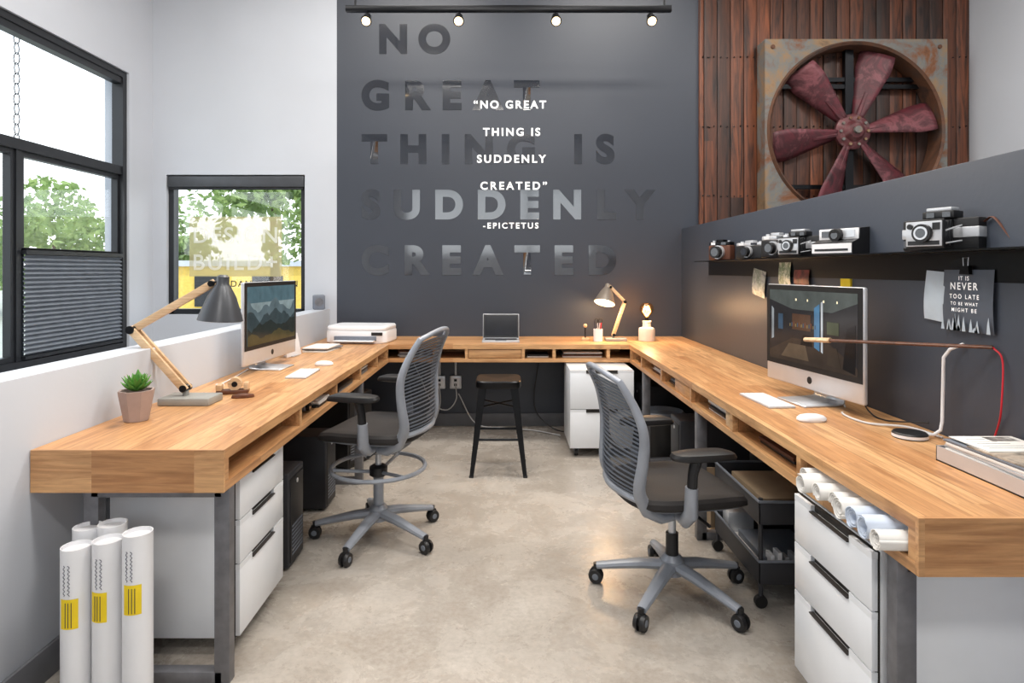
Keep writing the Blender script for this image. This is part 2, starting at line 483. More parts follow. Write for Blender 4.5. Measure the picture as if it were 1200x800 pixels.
big = empty('wall_lettering')
for i, (t, a, c, z) in enumerate([('NO', -1.10, -.48, 3.26), ('GREAT', -1.254, .30, 2.77), ('THING IS', -1.254, .955, 2.30), ('SUDDENLY', -1.254, 1.313, 1.815), ('CREATED', -1.254, .97, 1.33)]):
    text_mesh(t, a, c, z, .25, M_gloss, YB-.003, 'row_%d' % (i+1), .05, big)
q = empty('wall_quote')
for i, (t, u0, u1, v, cp) in enumerate([('\u201cNO GREAT', 555, 640, 127, 9.2), ('THING IS', 566, 633, 159, 9.2), ('SUDDENLY', 559, 640, 190.5, 9.2), ('CREATED\u201d', 563, 641, 222, 9.2), ('-EPICTETUS', 566, 631, 267.5, 6.8)]):
    f = lambda u: (u-592)/134.2
    text_mesh(t, f(u0), f(u1), 1.36+(316-v)/134.2, cp/134.2, M_wtext, YB-.006, 'line_%d' % (i+1), .028, q)

# window sign
sg = empty('window_sign')
b = MB(); b.box(-2.80, -1.98, YB+.083, YB+.085, 1.30, 1.83, M_film); b.done('film', parent=sg)
text_mesh('DESIGN', -2.76, -2.02, 1.60, .14, M_film2, YB+.078, 'letters_1', .012, sg)
text_mesh('BUILD+', -2.76, -2.02, 1.36, .14, M_film2, YB+.078, 'letters_2', .012, sg)
text_mesh('JORDAN IVERSON', -2.6, -1.84, 1.21, .055, M_blackf, YB+.078, 'letters_3', .01, sg)

# ------------------------------------------------------------------ wood cladding + fan
b = MB(); x = 1.685; random.seed(3)
pw = .115
k0 = math.ceil(x/pw)
edges = [x]+[k*pw for k in range(k0, int(XE/pw)+1)]+[XE]
for i in range(len(edges)-1):
    t = .03+random.random()*.009
    b.box(edges[i]+.002, edges[i+1]-.002, YB-t, YB, 0.0, ZC, M_plank, .004)
for i in range(len(edges)-1):
    for z in (2.0, 2.6, 3.2, 3.8):
        for dx in (.03, .085):
            xx = edges[i]+dx
            b.cyl((xx, YB-.043, z+random.uniform(-.01, .01)), (xx, YB-.03, z), .006, M_blackm, seg=6)
b.done('wood_cladding')
fan = empty('industrial_fan', (2.945, YB-.05, 2.53))
H = .765; R = .735; n = 72
b = MB()
sq = lambda a, h: (math.cos(a)/max(abs(math.cos(a)), abs(math.sin(a)))*h, math.sin(a)/max(abs(math.cos(a)), abs(math.sin(a)))*h)
R_ = [lambda a: (sq(a, H)[0], 0, sq(a, H)[1]), lambda a: (sq(a, H)[0], -.16, sq(a, H)[1]),
      lambda a: (R*1.02*math.cos(a), -.16, R*1.02*math.sin(a)), lambda a: (R*1.0*math.cos(a), -.18, R*1.0*math.sin(a)),
      lambda a: (R*.975*math.cos(a), -.165, R*.975*math.sin(a)), lambda a: (R*.97*math.cos(a), -.0, R*.97*math.sin(a))]
for i in range(5):
    vs = [R_[i](2*math.pi*k/n) for k in range(n)]+[R_[i+1](2*math.pi*k/n) for k in range(n)]
    b.add(vs, [(k, (k+1) % n, n+(k+1) % n, n+k) for k in range(n)], M_rust if i < 2 else M_rim)
for sx in (-1, 1):
    for sz in (-1, 1):
        b.cyl((sx*.70, -.16, sz*.70), (sx*.70, -.168, sz*.70), .018, M_rim, seg=8)
b.done('frame', parent=fan)
b = MB()
for z in (.46, .40, -.46): b.box(-.62, .62, -.05, -.02, z-.018, z+.018, M_blackm)
b.box(-.035, .035, -.06, -.01, -.71, .71, M_blackm)
b.done('struts', parent=fan)
b = MB()
Rx = Matrix.Rotation(math.radians(90), 4, 'X')
b.lathe([(.15, -.02), (.15, .015), (.13, .03), (.09, .035), (.06, .07), (.04, .075), (0, .075)], M_hub, M=Matrix.Translation((0, -.10, 0)) @ Rx)
for k in range(10):
    a = 2*math.pi*k/10
    b.cyl((.115*math.cos(a), -.12, .115*math.sin(a)), (.115*math.cos(a), -.145, .115*math.sin(a)), .013, M_rust, seg=6)
b.cyl((0, -.02, 0), (0, -.2, 0), .03, M_rust)
b.done('hub', parent=fan)
b = MB()
for k in range(6):
    A = math.radians(10+60*k)
    Mb = Matrix.Translation((0, -.10, 0)) @ Matrix.Rotation(-A, 4, 'Y')
    def fn(u, v):
        r = .12+.575*u
        wd = .045+.10*min(1, u*1.35)
        if u > .95: wd *= .96
        p = math.radians(38-10*u)
        c = (v-.5)*2*wd
        return Vector((r+.02*(v-.5)*u, c*math.sin(p)*.85-.02*(1-(2*v-1)**2), c*math.cos(p)+.02*u))
    b.grid(fn, 14, 6, M_fanred, Mb)
    b.cyl((.08, 0, 0), (.34, 0, 0), .020, M_fanred, seg=8, M=Mb)
o = b.done('blades', parent=fan, fixn=False)
md = o.modifiers.new('s', 'SOLIDIFY'); md.thickness = .008

# ------------------------------------------------------------------ U desk
desk = empty('built_in_desk')
tt, bt = .035, .028
G = .003
def run_y(name, xi, xo, y0, y1, divs, Mt):
    b = MB()
    sg = 1 if xo > xi else -1
    b.box(xi, xo-sg*G, y0+.012, y1-G, DT-tt, DT, Mt, .0)
    b.box(xi, xo-sg*G, y0+.012, y1-G, DB, DB+bt, Mt, .0)
    b.box(xi, xo-sg*G, y0, y0+.012, DB, DT, M_oakEnd, .0)
    b.box(xi+sg*.002, xo-sg*.004, y0+.012, y0+.04, DB+bt, DT-tt, M_oakY)
    b.box(xi+sg*.42, xi+sg*.44, y0+.04, y1-G, DB+bt, DT-tt, Mt)
    for d in divs: b.box(xi+sg*.002, xi+sg*.42, d-.014, d+.014, DB+bt, DT-tt, Mt)
    b.done(name, parent=desk)
Ld = [2.72, 3.3, 3.85, 4.35, 4.73]; Rd = [2.02, 2.62, 3.2, 3.8, 4.35, 4.73]
run_y('left_run', -.905, XL, 1.97, YB, Ld, M_oakY)
run_y('right_run', .965, XR, 1.43, YB, Rd, M_oakY)
b = MB()
b.box(-.905, .965, 4.75, YB-G, DT-tt, DT, M_oakX, .0); b.box(-.905, .965, 4.75, YB-G, DB, DB+bt, M_oakX, .0)
b.box(-.905, .965, 5.15, 5.17, DB+bt, DT-tt, M_oakX)
for d in (-.55, -.30, .14, .38, .80): b.box(d-.012, d+.012, 4.752, 5.15, DB+bt, DT-tt, M_oakX)
b.box(-.285, .125, 4.757, 4.78, DB+bt+.004, DT-tt-.004, M_oakX, .002)
b.done('back_run', parent=desk)
b = MB()
def legs(x0, x1, y):
    for x in (x0, x1): b.box(x-.025, x+.025, y-.02, y+.02, 0, DB, M_steel, .002)
    b.box(x0, x1, y-.02, y+.02, 0, .04, M_steel, .002)
    b.box(x0, x1, y-.02, y+.02, DB-.03, DB, M_steel, .002)
legs(-1.36, -.93, 2.03); legs(.99, 1.49, 1.53); legs(-1.36, -.93, 3.9); legs(.99, 1.49, 3.1); legs(.99, 1.49, 4.3)
b.done('steel_legs', parent=desk)

def cabinet(loc, rz, hs=(.15, .15, .245), w=.42, d=.46, top=.61, name='file_cabinet'):
    b = MB()
    b.box(-d/2, d/2-.024, -w/2, w/2, .06, top, M_cab, .004)
    z = top-.004
    b.box(d/2-.024, d/2-.012, -w/2+.004, w/2-.004, .065, top-.004, M_cabs)
    tot = sum(hs)
    for h in hs:
        h = h*(top-.07)/tot
        y1 = w*.25
        b.box(d/2-.016, d/2, -w/2, w/2, z-h+.004, z-.018, M_cab, .001)
        b.box(d/2-.016, d/2, -w/2, -y1, z-.018, z, M_cab); b.box(d/2-.016, d/2, y1, w/2, z-.018, z, M_cab)
        b.box(d/2-.008, d/2+.006, -y1, y1, z-.020, z-.016, M_cabs)
        z -= h
    for x in (-d/2+.06, d/2-.07):
        for y in (-w/2+.05, w/2-.05):
            b.cyl((x, y-.012, .028), (x, y+.012, .028), .028, M_black, seg=16)
            b.box(x-.015, x+.015, y-.018, y+.018, .035, .062, M_greyp)
    return b.done(name, loc, rz)
cabinet((-1.165, 2.37, 0), 0, top=.635)
cabinet((1.175, 1.79, 0), 180, top=.635)
cabinet((.70, 4.66, 0), -90, hs=(.27, .27), w=.46, top=.635)

# ------------------------------------------------------------------ office chair (faces local +X)
def chair(loc, rz, sh, base_rot, ring=False):
    root = empty('office_chair', loc, rz)
    b = MB()
    for k in range(5):
        a = math.radians(base_rot+72*k)-math.radians(rz)
        ca, sa = math.cos(a), math.sin(a)
        b.tube([(0.03*ca, .03*sa, .125), (.12*ca, .12*sa, .115), (.22*ca, .22*sa, .095), (.315*ca, .315*sa, .075)], [.032, .029, .024, .02], M_grey, 10, flat=.75)
        cx, cy = .32*ca, .32*sa
        b.cyl((cx, cy, .05), (cx, cy, .085), .012, M_black, seg=10)
        for s in (-1, 1):
            p = Vector((cx-sa*.022*s, cy+ca*.022*s, .032)); q2 = Vector((cx-sa*.006*s, cy+ca*.006*s, .032))
            b.tube([q2, p*.3+q2*.7, p], [.032, .032, .028], M_black, 18)
            b.tube([p, p+(p-q2).normalized()*.002], [.014, .012], M_greyp, 12)
        b.box(-.014, .018, -.006, .006, .025, .066, M_black, M=Matrix.Translation((cx, cy, 0)) @ Matrix.Rotation(a, 4, 'Z'))
    b.lathe([(.02, .08), (.045, .09), (.048, .15), (.032, .17)], M_grey)
    b.done('star_base', parent=root)
    b = MB()
    b.cyl((0, 0, .15), (0, 0, max(.26, sh-.25)), .026, M_grey if ring else M_black); b.cyl((0, 0, .2), (0, 0, sh-.08), .016, M_silver)
    if ring:
        rp = [(.235*math.cos(2*math.pi*k/40), .235*math.sin(2*math.pi*k/40), .36) for k in range(40)]
        b.tube(rp, .011, M_grey, 8, closed=True)
        for k in range(3):
            a = 2*math.pi*k/3+.5
            b.tube([(.03*math.cos(a), .03*math.sin(a), .335), (.232*math.cos(a), .232*math.sin(a), .358)], .009, M_grey, 8)
        b.lathe([(.03, .31), (.045, .32), (.045, .36), (.03, .37)], M_black)
    b.cbox((-.03, 0, sh-.085), (.24, .17, .06), M_greyp, .015)
    b.tube([(.03, -.08, sh-.09), (.04, -.24, sh-.095)], .007, M_black, 8); b.tube([(-.06, .08, sh-.09), (-.06, .24, sh-.095)], .007, M_black, 8)
    b.done('column', parent=root)
    b = MB()
    wf = lambda x, y: -.9*max(0, x-.12)**2*2 + .5*y*y*.4
    b.cushion((.01, 0, sh), .245, .24, [(.80, -.065), (.93, -.055), (.97, -.045)], M_greyp, warp=wf)
    b.cushion((.01, 0, sh), .255, .245, [(.93, -.050), (1.0, -.036), (1.0, -.018), (.96, -.004), (.88, .0), (.6, -.006), (.2, -.009)], M_fabric, warp=wf)
    b.done('seat', parent=root)
    P = [(-.205, -.05), (-.25, .04), (-.245, .16), (-.245, .27), (-.275, .38), (-.325, .48)]
    pp = bez([(p[0], 0, sh+p[1]) for p in P], 8)
    def hw(t): return .165+.065*math.sin(min(1, t*1.5)*math.pi/2)-.045*max(0, t-.65)/.35
    def pt(t, v):
        f = t*(len(pp)-1); i = min(int(f), len(pp)-2); c = pp[i].lerp(pp[i+1], f-i)
        y = (v*2-1)*hw(t)
        return Vector((c.x+.045*(2*v-1)**2-.02, y, c.z-.012*(2*v-1)**2*t*2))
    b = MB()
    b.grid(lambda u, v: pt(.10+u*.86, v), 30, 14, M_mesh)
    for k in range(27):
        t = .11+.84*k/26
        b.tube([pt(t, v/10)+Vector((-.004, 0, 0)) for v in range(11)], .0036, M_rib, 6)
    b.done('back_mesh', parent=root, fixn=False)
    b = MB()
    n = 24
    loop = [pt(i/n, 0) for i in range(n+1)]+[pt(1, v/10)+Vector((0, 0, .012*math.sin(v/10*math.pi))) for v in range(1, 10)]+[pt(1-i/n, 1) for i in range(n+1)]
    rad = [.014+.013*(1-i/n)**1.0 for i in range(n+1)]+[.012]*9+[.014+.013*(i/n) for i in range(n+1)]
    loop = [Vector((-.02, -.13, sh-.085)), Vector((-.12, -.155, sh-.085))]+loop+[Vector((-.12, .155, sh-.085)), Vector((-.02, .13, sh-.085))]
    b.tube(loop, [.018, .023]+rad+[.023, .018], M_grey, 12)
    b.tube([pt(.12, v/8)+Vector((-.012, 0, 0)) for v in range(9)], .014, M_grey, 8)
    b.tube([pt(.40, v/8)+Vector((.012, 0, 0)) for v in range(9)], .016, M_fabric, 8, flat=.5)
    b.done('back_frame', parent=root)
    b = MB()
    for s in (-1, 1):
        b.tube([(-.04, s*.10, sh-.08), (-.05, s*.22, sh-.075), (-.05, s*.268, sh-.03), (-.05, s*.272, sh+.07)], [.020, .023, .026, .023], M_grey, 12, flat=1.2)
        b.tube([(-.05, s*.272, sh+.04), (-.045, s*.272, sh+.12), (-.03, s*.272, sh+.175)], [.019, .018, .022], M_black, 10, flat=1.2)
        b.cushion((.0, s*.268, sh+.17), .13, .048, [(.75, 0), (.97, .006), (1, .016), (.94, .028), (.7, .034)], M_black, e=3, warp=lambda x, y: -.5*max(0, x-.06)**2*3)
    b.done('armrests', parent=root)
    return root
chair((.70, 2.57, 0), 10, .475, 90)
chair((-.645, 3.12, 0), 166, .575, -106, True)

# ------------------------------------------------------------------ stool
b = MB(); st = .625
b.cushion((0, 0, st), .152, .152, [(.97, -.05), (1, -.04), (1, -.008), (.95, 0), (.5, -.006), (.1, -.008)], M_blackm, e=6)
for a in (-1, 1):
    for c in (-1, 1):
        top = Vector((a*.125, c*.125, st-.02)); bot = Vector((a*.185, c*.175, 0))
        for (ux, uy) in ((1, 0), (0, 1)):
            w0, w1 = .05, .022
            i0 = Vector((-a*ux, -c*uy, 0))
            vs = [top, top+i0*w0, bot+i0*w1, bot]
            off = Vector((a*(1-ux), c*(1-uy), 0))*.004
            vs = vs+[p+off for p in vs]
            b.add(vs, [(0, 1, 2, 3), (4, 7, 6, 5), (0, 4, 5, 1), (1, 5, 6, 2), (2, 6, 7, 3), (3, 7, 4, 0)], M_blackm)
        b.cbox((bot.x-a*.008, bot.y-c*.008, .006), (.028, .028, .012), M_black, .003)
zr = .24; k = (st-.02-zr)/(st-.02); rx = .125+.06*k-.012; ry = .125+.05*k-.012
b.tube([(-rx, -ry, zr), (rx, -ry, zr)], .008, M_blackm); b.tube([(-rx, ry, zr), (rx, ry, zr)], .008, M_blackm)
b.tube([(-rx, -ry, zr), (-rx, ry, zr)], .008, M_blackm); b.tube([(rx, -ry, zr), (rx, ry, zr)], .008, M_blackm)
b.tube([(-.14, -.14, .45), (.14, .14, .45)], .006, M_blackm); b.tube([(.14, -.14, .45), (-.14, .14, .45)], .006, M_blackm)
b.done('metal_stool', (-.045, 4.18, 0), 0)

# ------------------------------------------------------------------ desktop computers
def ridge(y0, y1, zb, zt, seed, n=26):
    rd = random.Random(seed); p = [(y0, zb)]
    h = [rd.random() for _ in range(n+1)]
    for i in range(n+1):
        t = i/n
        z = zt[0]+(zt[1]-zt[0])*(.55*abs(math.sin(t*5.1+seed))+.25*abs(math.sin(t*13+seed*2))+.2*h[i])
        p.append((y0+(y1-y0)*t, z))
    p.append((y1, zb)); return p
Myz = Matrix(((0, 0, 1, 0), (1, 0, 0, 0), (0, 1, 0, 0), (0, 0, 0, 1)))
def computer(loc, rz, content):
    root = empty('desktop_computer', loc, rz)
    W, z0, z1 = .65, .055, .512
    b = MB()
    b.box(-.012, .010, -W/2, W/2, z0, z1, M_silver, .008)
    b.lathe([(.30, 0), (.22, .02), (.1, .032), (0, .034)], M_silver, M=Matrix.Translation((-.010, 0, (z0+z1)/2+.02)) @ Matrix.Rotation(math.radians(-90), 4, 'Y') @ Matrix.Diagonal((.7, 1, 1, 1)))
    b.box(.0095, .0115, -W/2+.003, W/2-.003, z0+.082, z1-.003, M_black, .0)
    b.cyl((.010, 0, z0+.042), (.0108, 0, z0+.042), .016, M_black)
    b.done('body', parent=root)
    b = MB()
    sec = bez([(-.035, 0, z0+.16), (-.075, 0, z0+.09), (-.085, 0, .03), (-.06, 0, .008), (.03, 0, .005), (.10, 0, .004)], 6)
    vs = []; fs = []
    for p in sec:
        for y in (-.098, .098):
            vs += [(p.x, y, p.z)]
    m = len(sec)
    for i in range(m-1): fs.append((2*i, 2*i+1, 2*i+3, 2*i+2))
    b.add(vs, fs, M_silver)
    o = b.done('stand', parent=root, fixn=False); md = o.modifiers.new('s', 'SOLIDIFY'); md.thickness = .007; md.offset = 0
    b = MB(); content(b, -W/2+.028, W/2-.028, z0+.105, z1-.026)
    b.done('screen', parent=root, fixn=True)
E = {}
def em(n, c, s=.8):
    if n not in E: E[n] = emis('screen_'+n, srgb(*c), s)
    return E[n]
def scr_mount(b, y0, y1, z0, z1):
    h = z1-z0
    def pl(p, x, m): b.prism(p, .0003, m, Matrix.Translation((x, 0, 0)) @ Myz)
    pl([(y0, z0), (y1, z0), (y1, z1), (y0, z1)], .0118, em('sky', (150, 168, 170)))
    pl([(y0, z0+h*.72), (y1, z0+h*.72), (y1, z1), (y0, z1)], .0121, em('skytop', (88, 118, 128)))
    pl(ridge(y0, y1, z0, (z0+h*.45, z0+h*.80), 2), .0126, em('m1', (98, 116, 122)))
    pl(ridge(y0, y1, z0, (z0+h*.32, z0+h*.62), 5), .0131, em('m2', (58, 74, 78)))
    pl(ridge(y0, y1, z0, (z0+h*.2, z0+h*.42), 9), .0136, em('m3', (36, 46, 42)))
    pl(ridge(y0, y1, z0, (z0+h*.05, z0+h*.22), 11), .0141, em('m4', (84, 76, 44)))
def scr_room(b, y0, y1, z0, z1):
    w = y1-y0; h = z1-z0
    def P(pts, x, m):
        b.prism([(y0+w*p[0], z0+h*p[1]) for p in pts], .0003, m, Matrix.Translation((x, 0, 0)) @ Myz)
    def R(a, c, d, e, x, m): P([(a, d), (c, d), (c, e), (a, e)], x, m)
    R(0, 1, 0, 1, .0118, em('bg', (44, 42, 44)))
    P([(0, 1), (0, .86), (.3, .74), (.75, .74), (1, .88), (1, 1)], .0122, em('ceil', (92, 98, 94)))
    P([(0, 0), (0, .12), (.3, .34), (.72, .34), (1, .1), (1, 0)], .0122, em('fl', (70, 58, 50)))
    R(.30, .52, .46, .68, .0127, em('red', (96, 66, 46)))
    P([(.56, .26), (.62, .22), (.62, .84), (.56, .78)], .0130, em('blue', (88, 140, 180)))
    P([(.635, .22), (.655, .20), (.655, .88), (.635, .86)], .0130, em('wh', (225, 230, 235)))
    R(.12, .18, .44, .66, .0130, em('blu2', (70, 96, 120)))
    P([(.03, .28), (.06, .30), (.06, .72), (.03, .76)], .0130, em('wh2', (170, 176, 180)))
    R(.70, .82, .46, .62, .0130, em('grn', (84, 92, 66)))
    P([(.86, .06), (.98, .02), (.98, .62), (.90, .56)], .0130, em('dk', (22, 20, 22)))
    P([(.16, .06), (.50, .06), (.46, .26), (.26, .26)], .0132, em('tb', (110, 92, 74)))
    P([(.40, .26), (.54, .26), (.52, .40), (.43, .40)], .0133, em('dk', (22, 20, 22))); P([(.70, .06), (.84, .06), (.80, .30), (.72, .30)], .0133, em('tb2', (74, 62, 52)))
    for a, c in ((.34, .355), (.48, .49), (.66, .672), (.80, .81)): R(a, c, .86, .89, .0134, em('lm', (255, 235, 190), 2))
    for i in range(14): R(.27+i*.023, .280+i*.023, .50, .54+.015*(i % 3), .0135, em('col%d' % (i % 3), [(160, 140, 90), (80, 100, 120), (130, 80, 60)][i % 3]))
computer((-1.385, 3.62, DT), -5, scr_mount)
computer((1.34, 2.68, DT), 180+8.5, scr_room)

def keyboard(loc, rz):
    b = MB(); b.box(-.057, .057, -.14, .14, .0, .008, M_silver, .003)
    for i in range(5):
        for j in range(13):
            x = -.046+i*.023; y = -.128+j*.0213
            b.box(x-.0095, x+.0095, y-.009, y+.009, .008, .0105, M_wplas)
    b.done('keyboard', loc, rz)
keyboard((-1.12, 3.40, DT), 2); keyboard((1.15, 2.70, DT), 180+4)
def mouse(loc, rz):
    b = MB(); b.cushion((0, 0, 0), .056, .03, [(.9, 0), (1, .006), (.97, .014), (.8, .022), (.45, .027), (.1, .028)], M_wplas, e=2.4)
    b.done('computer_mouse', loc, rz)
mouse((-1.10, 3.72, DT), 0); mouse((1.175, 2.35, DT), 0)

# ------------------------------------------------------------------ articulated desk lamp
def desk_lamp(name, base, elbow, head, shade_c, r, h, tilt, y, bw, lit=False, tx=0):
    root = empty(name, (base[0], y, base[1]))
    L = lambda p: Vector((p[0]-base[0], 0, p[1]-base[1]))
    b = MB()
    b.cbox((0, 0, bw*.075), (bw, bw*.62, bw*.15), M_lampbase, .006)
    b.cyl((-.02*bw/.2, 0, bw*.13), (-.02*bw/.2, 0, bw*.36), bw*.06, M_lampbase)
    b.done('base', parent=root)
    b = MB(); p0 = Vector((-.02*bw/.2, 0, bw*.3)); e = L(elbow); hd = L(head)
    def bar(a, c, yo, w=.015*bw/.2):
        d = (c-a); ln = d.length; ang = math.atan2(d.z, d.x)
        M = Matrix.Translation(a+Vector((0, yo, 0))) @ Matrix.Rotation(-ang, 4, 'Y')
        b.box(-.012, ln+.012, -w*.45, w*.45, -w, w, M_lampwood, .003, M)
    s = .016*bw/.2
    bar(p0, e, -s); bar(p0, e, s); bar(e, hd, 0)
    b.cyl(e+Vector((0, -.03, 0)), e+Vector((0, .03, 0)), .016*bw/.2, M_blackm); b.cyl(p0+Vector((0, -.028, 0)), p0+Vector((0, .028, 0)), .014*bw/.2, M_blackm)
    b.cyl(hd+Vector((0, -.02, 0)), hd+Vector((0, .02, 0)), .012*bw/.2, M_blackm)
    b.done('arms', parent=root)
    b = MB()
    M = Matrix.Translation(L(shade_c)) @ Matrix.Rotation(math.radians(tx), 4, 'X') @ Matrix.Rotation(math.radians(tilt), 4, 'Y')
    pr = [(r, -h/2), (r*.93, -h*.38), (r*.62, h*.05), (r*.36, h*.28), (r*.28, h*.34), (r*.27, h*.5), (r*.16, h*.54), (0, h*.54)]
    b.lathe(pr, M_shadeLt if lit else M_shadeDk, M=M, cap=False)
    b.lathe([(a*.96, z-.002) for a, z in pr[:5]], M_inner if lit else M_wplas, M=M, cap=False)
    if lit: b.sph((0, 0, -h*.30), r*.42, M_fil, M=M)
    b.done('shade', parent=root, fixn=False)
    return root
desk_lamp('desk_lamp', (-1.37, DT), (-1.62, 1.10), (-1.275, 1.30), (-1.235, 1.235), .093, .19, 4, 2.67, .22)
desk_lamp('desk_lamp', (.90, DT), (.975, 1.10), (.86, 1.22), (.825, 1.165), .085, .16, 14, 5.0, .17, True, -20)

# succulent
b = MB()
b.lathe([(.040, 0), (.044, .002), (.062, .10), (.064, .118), (.056, .118), (.052, .10), (0, .10)], M_taupe, seg=8)
b.lathe([(.0, .104), (.053, .104)], M_soil, cap=False)
for k in range(38):
    lay = k//10; a = k*2.4; el = [.35, .7, 1.0, 1.35][lay]; ln = [.06, .065, .06, .05][lay]
    d = Vector((math.cos(a)*math.cos(el), math.sin(a)*math.cos(el), math.sin(el)))
    c0 = Vector((0, 0, .115))
    pts = [c0, c0+d*ln*.35, c0+d*ln*.7+Vector((0, 0, .006)), c0+d*ln+Vector((0, 0, .014))]
    b.tube(pts, [.006, .011, .009, .001], M_succ, 8, flat=.5)
b.tube([(0.01, 0, .12), (.018, 0, .16), (.012, 0, .185)], [.008, .012, .002], M_succ, 8); b.tube([(-.01, 0.01, .12), (-.0, .01, .17), (.0, .01, .195)], [.008, .011, .002], M_succ, 8)
b.done('potted_succulent', (-1.42, 2.36, DT))

b = MB(); b.box(-.07, .07, -.03, .03, 0, .018, M_walnut, .004); b.box(-.07, -.045, -.03, .03, .018, .045, M_lampwood, .004)
b.cyl((.01, -.02, .045), (.01, .02, .045), .03, M_lampwood); b.cyl((.01, -.022, .045), (.01, .022, .045), .013, M_blackm); b.box(.05, .07, -.022, .022, .015, .05, M_lampwood, .003)
b.done('tape_dispenser', (-1.28, 2.88, DT), 15)
b = MB()
b.cushion((0, 0, 0), .05, .018, [(.9, 0), (1, .004), (.9, .014), (.3, .02)], M_walnut, e=2.2)
b.done('wooden_stapler', (-1.19, 2.78, DT), 20)

# printer
b = MB()
b.cushion((0, 0, 0), .25, .17, [(.96, 0), (1, .012), (1, .085), (.985, .10)], M_wplas, e=8)
b.cushion((0, 0, 0), .25, .17, [(.975, .102), (.985, .108), (.985, .125), (.95, .137), (.7, .139)], M_wplas, e=8)
b.box(-.17, .17, -.178, -.160, .025, .058, M_greyp, .003); b.box(-.16, .16, -.235, -.165, .020, .028, M_wplas, .002)
b.box(.13, .22, -.174, -.168, .065, .09, M_black, .002)
b.done('printer', (-1.16, 4.98, DT), -6)
b = MB()
for i, (dx, rz) in enumerate([(0, 3), (.01, -4), (-.005, 6)]):
    b.box(-.13, .13, -.09, .09, i*.012, i*.012+.01, [M_paper, M_greyp, M_paper][i], .002, Matrix.Translation((dx, 0, 0)) @ Matrix.Rotation(math.radians(rz), 4, 'Z'))
b.done('stacked_notebooks', (-1.32, 4.42, DT), 80)
b = MB(); b.box(-.006, .006, -.10, .10, 0, .15, M_wplas, .004, Matrix.Rotation(math.radians(-12), 4, 'Y')); b.box(-.05, .02, -.05, .05, 0, .008, M_silver, .002)
b.done('tablet_on_stand', (-1.42, 4.12, DT), -8)
b = MB(); b.box(-.05, .05, -.045, .045, 0, .125, M_greyp, .012); b.cyl((0, -.043, .065), (0, -.048, .065), .035, M_steel); b.done('speaker', (-1.60, 5.26, 1.02), 20)
b = MB(); b.cyl((0, 0, 0), (0, 0, .012), .02, M_wplas); b.tube(bez([(.0, 0, .01), (-.02, .12, .004), (-.04, .3, .004), (-.07, .5, .004)]), .003, M_wplas, 6); b.done('white_cable', (-1.42, 3.05, DT))

# laptop
b = MB()
b.box(-.15, .15, -.105, .105, 0, .014, M_silver, .004)
b.box(-.13, .13, -.02, .085, .0135, .0152, M_black); b.box(-.045, .045, -.09, -.03, .0135, .0148, M_greyp)
Ml = Matrix.Translation((0, .105, .012)) @ Matrix.Rotation(math.radians(-14), 4, 'X')
b.box(-.15, .15, 0, .007, 0, .205, M_silver, .003, Ml); b.box(-.146, .146, -.001, .001, .006, .201, M_black, 0, Ml)
b.box(-.135, .135, -.0016, -.001, .02, .19, em('lap', (38, 42, 52), .5), 0, Ml)
b.done('laptop', (-.035, 4.97, DT), 0)

b = MB(); b.lathe([(.035, 0), (.037, .002), (.037, .10), (.033, .10), (.033, .01), (0, .01)], M_wplas)
for dx, dy, h, m in ((-.015, .005, .16, M_ink), (.012, -.01, .15, M_red), (.0, .015, .17, M_black)):
    b.cyl((dx, dy, .012), (dx*1.9, dy*1.6, h), .004, m, seg=8)
for s in (-1, 1):
    b.tube([(.005+.017*s+.014*math.cos(t*.63), 0, .165+.02*math.sin(t*.63)) for t in range(10)], .0035, M_black, 6, closed=True)
    b.tube([(.005+.01*s, 0, .148), (-.004*s, 0, .02)], .004, M_silver, 6)
b.done('pencil_cup', (.755, 4.98, DT))
b = MB(); b.box(-.03, .03, -.03, .03, 0, .02, M_lampwood, .003); b.cyl((0, 0, .02), (0, 0, .12), .005, M_blackm); b.sph((0, 0, .12), .016, M_lampwood); b.done('desk_toy', (.66, 5.05, DT))
bl = empty('filament_bulb_lamp', (1.155, 5.0, DT))
b = MB(); b.lathe([(.06, 0), (.066, .004), (.066, .09), (.062, .105), (.035, .115), (.032, .15), (.036, .152), (.036, .165), (.0, .165)], M_conc)
b.cyl((0, 0, .165), (0, 0, .19), .016, M_blackm); b.done('base', parent=bl)
b = MB(); b.lathe([(.014, .185), (.02, .20), (.045, .225), (.056, .255), (.052, .285), (.035, .306), (.0, .313)], glassm('bulb_glass', (1, .80, .52, 1)), cap=False); b.done('bulb', parent=bl)
b = MB()
for k in range(7):
    a = k*math.pi/3.5; b.tube([(.006*math.cos(a), .006*math.sin(a), .20), (.032*math.cos(a), .032*math.sin(a), .24), (.016*math.cos(a), .016*math.sin(a), .285)], .003, M_bulb, 6)
b.done('filament', parent=bl)

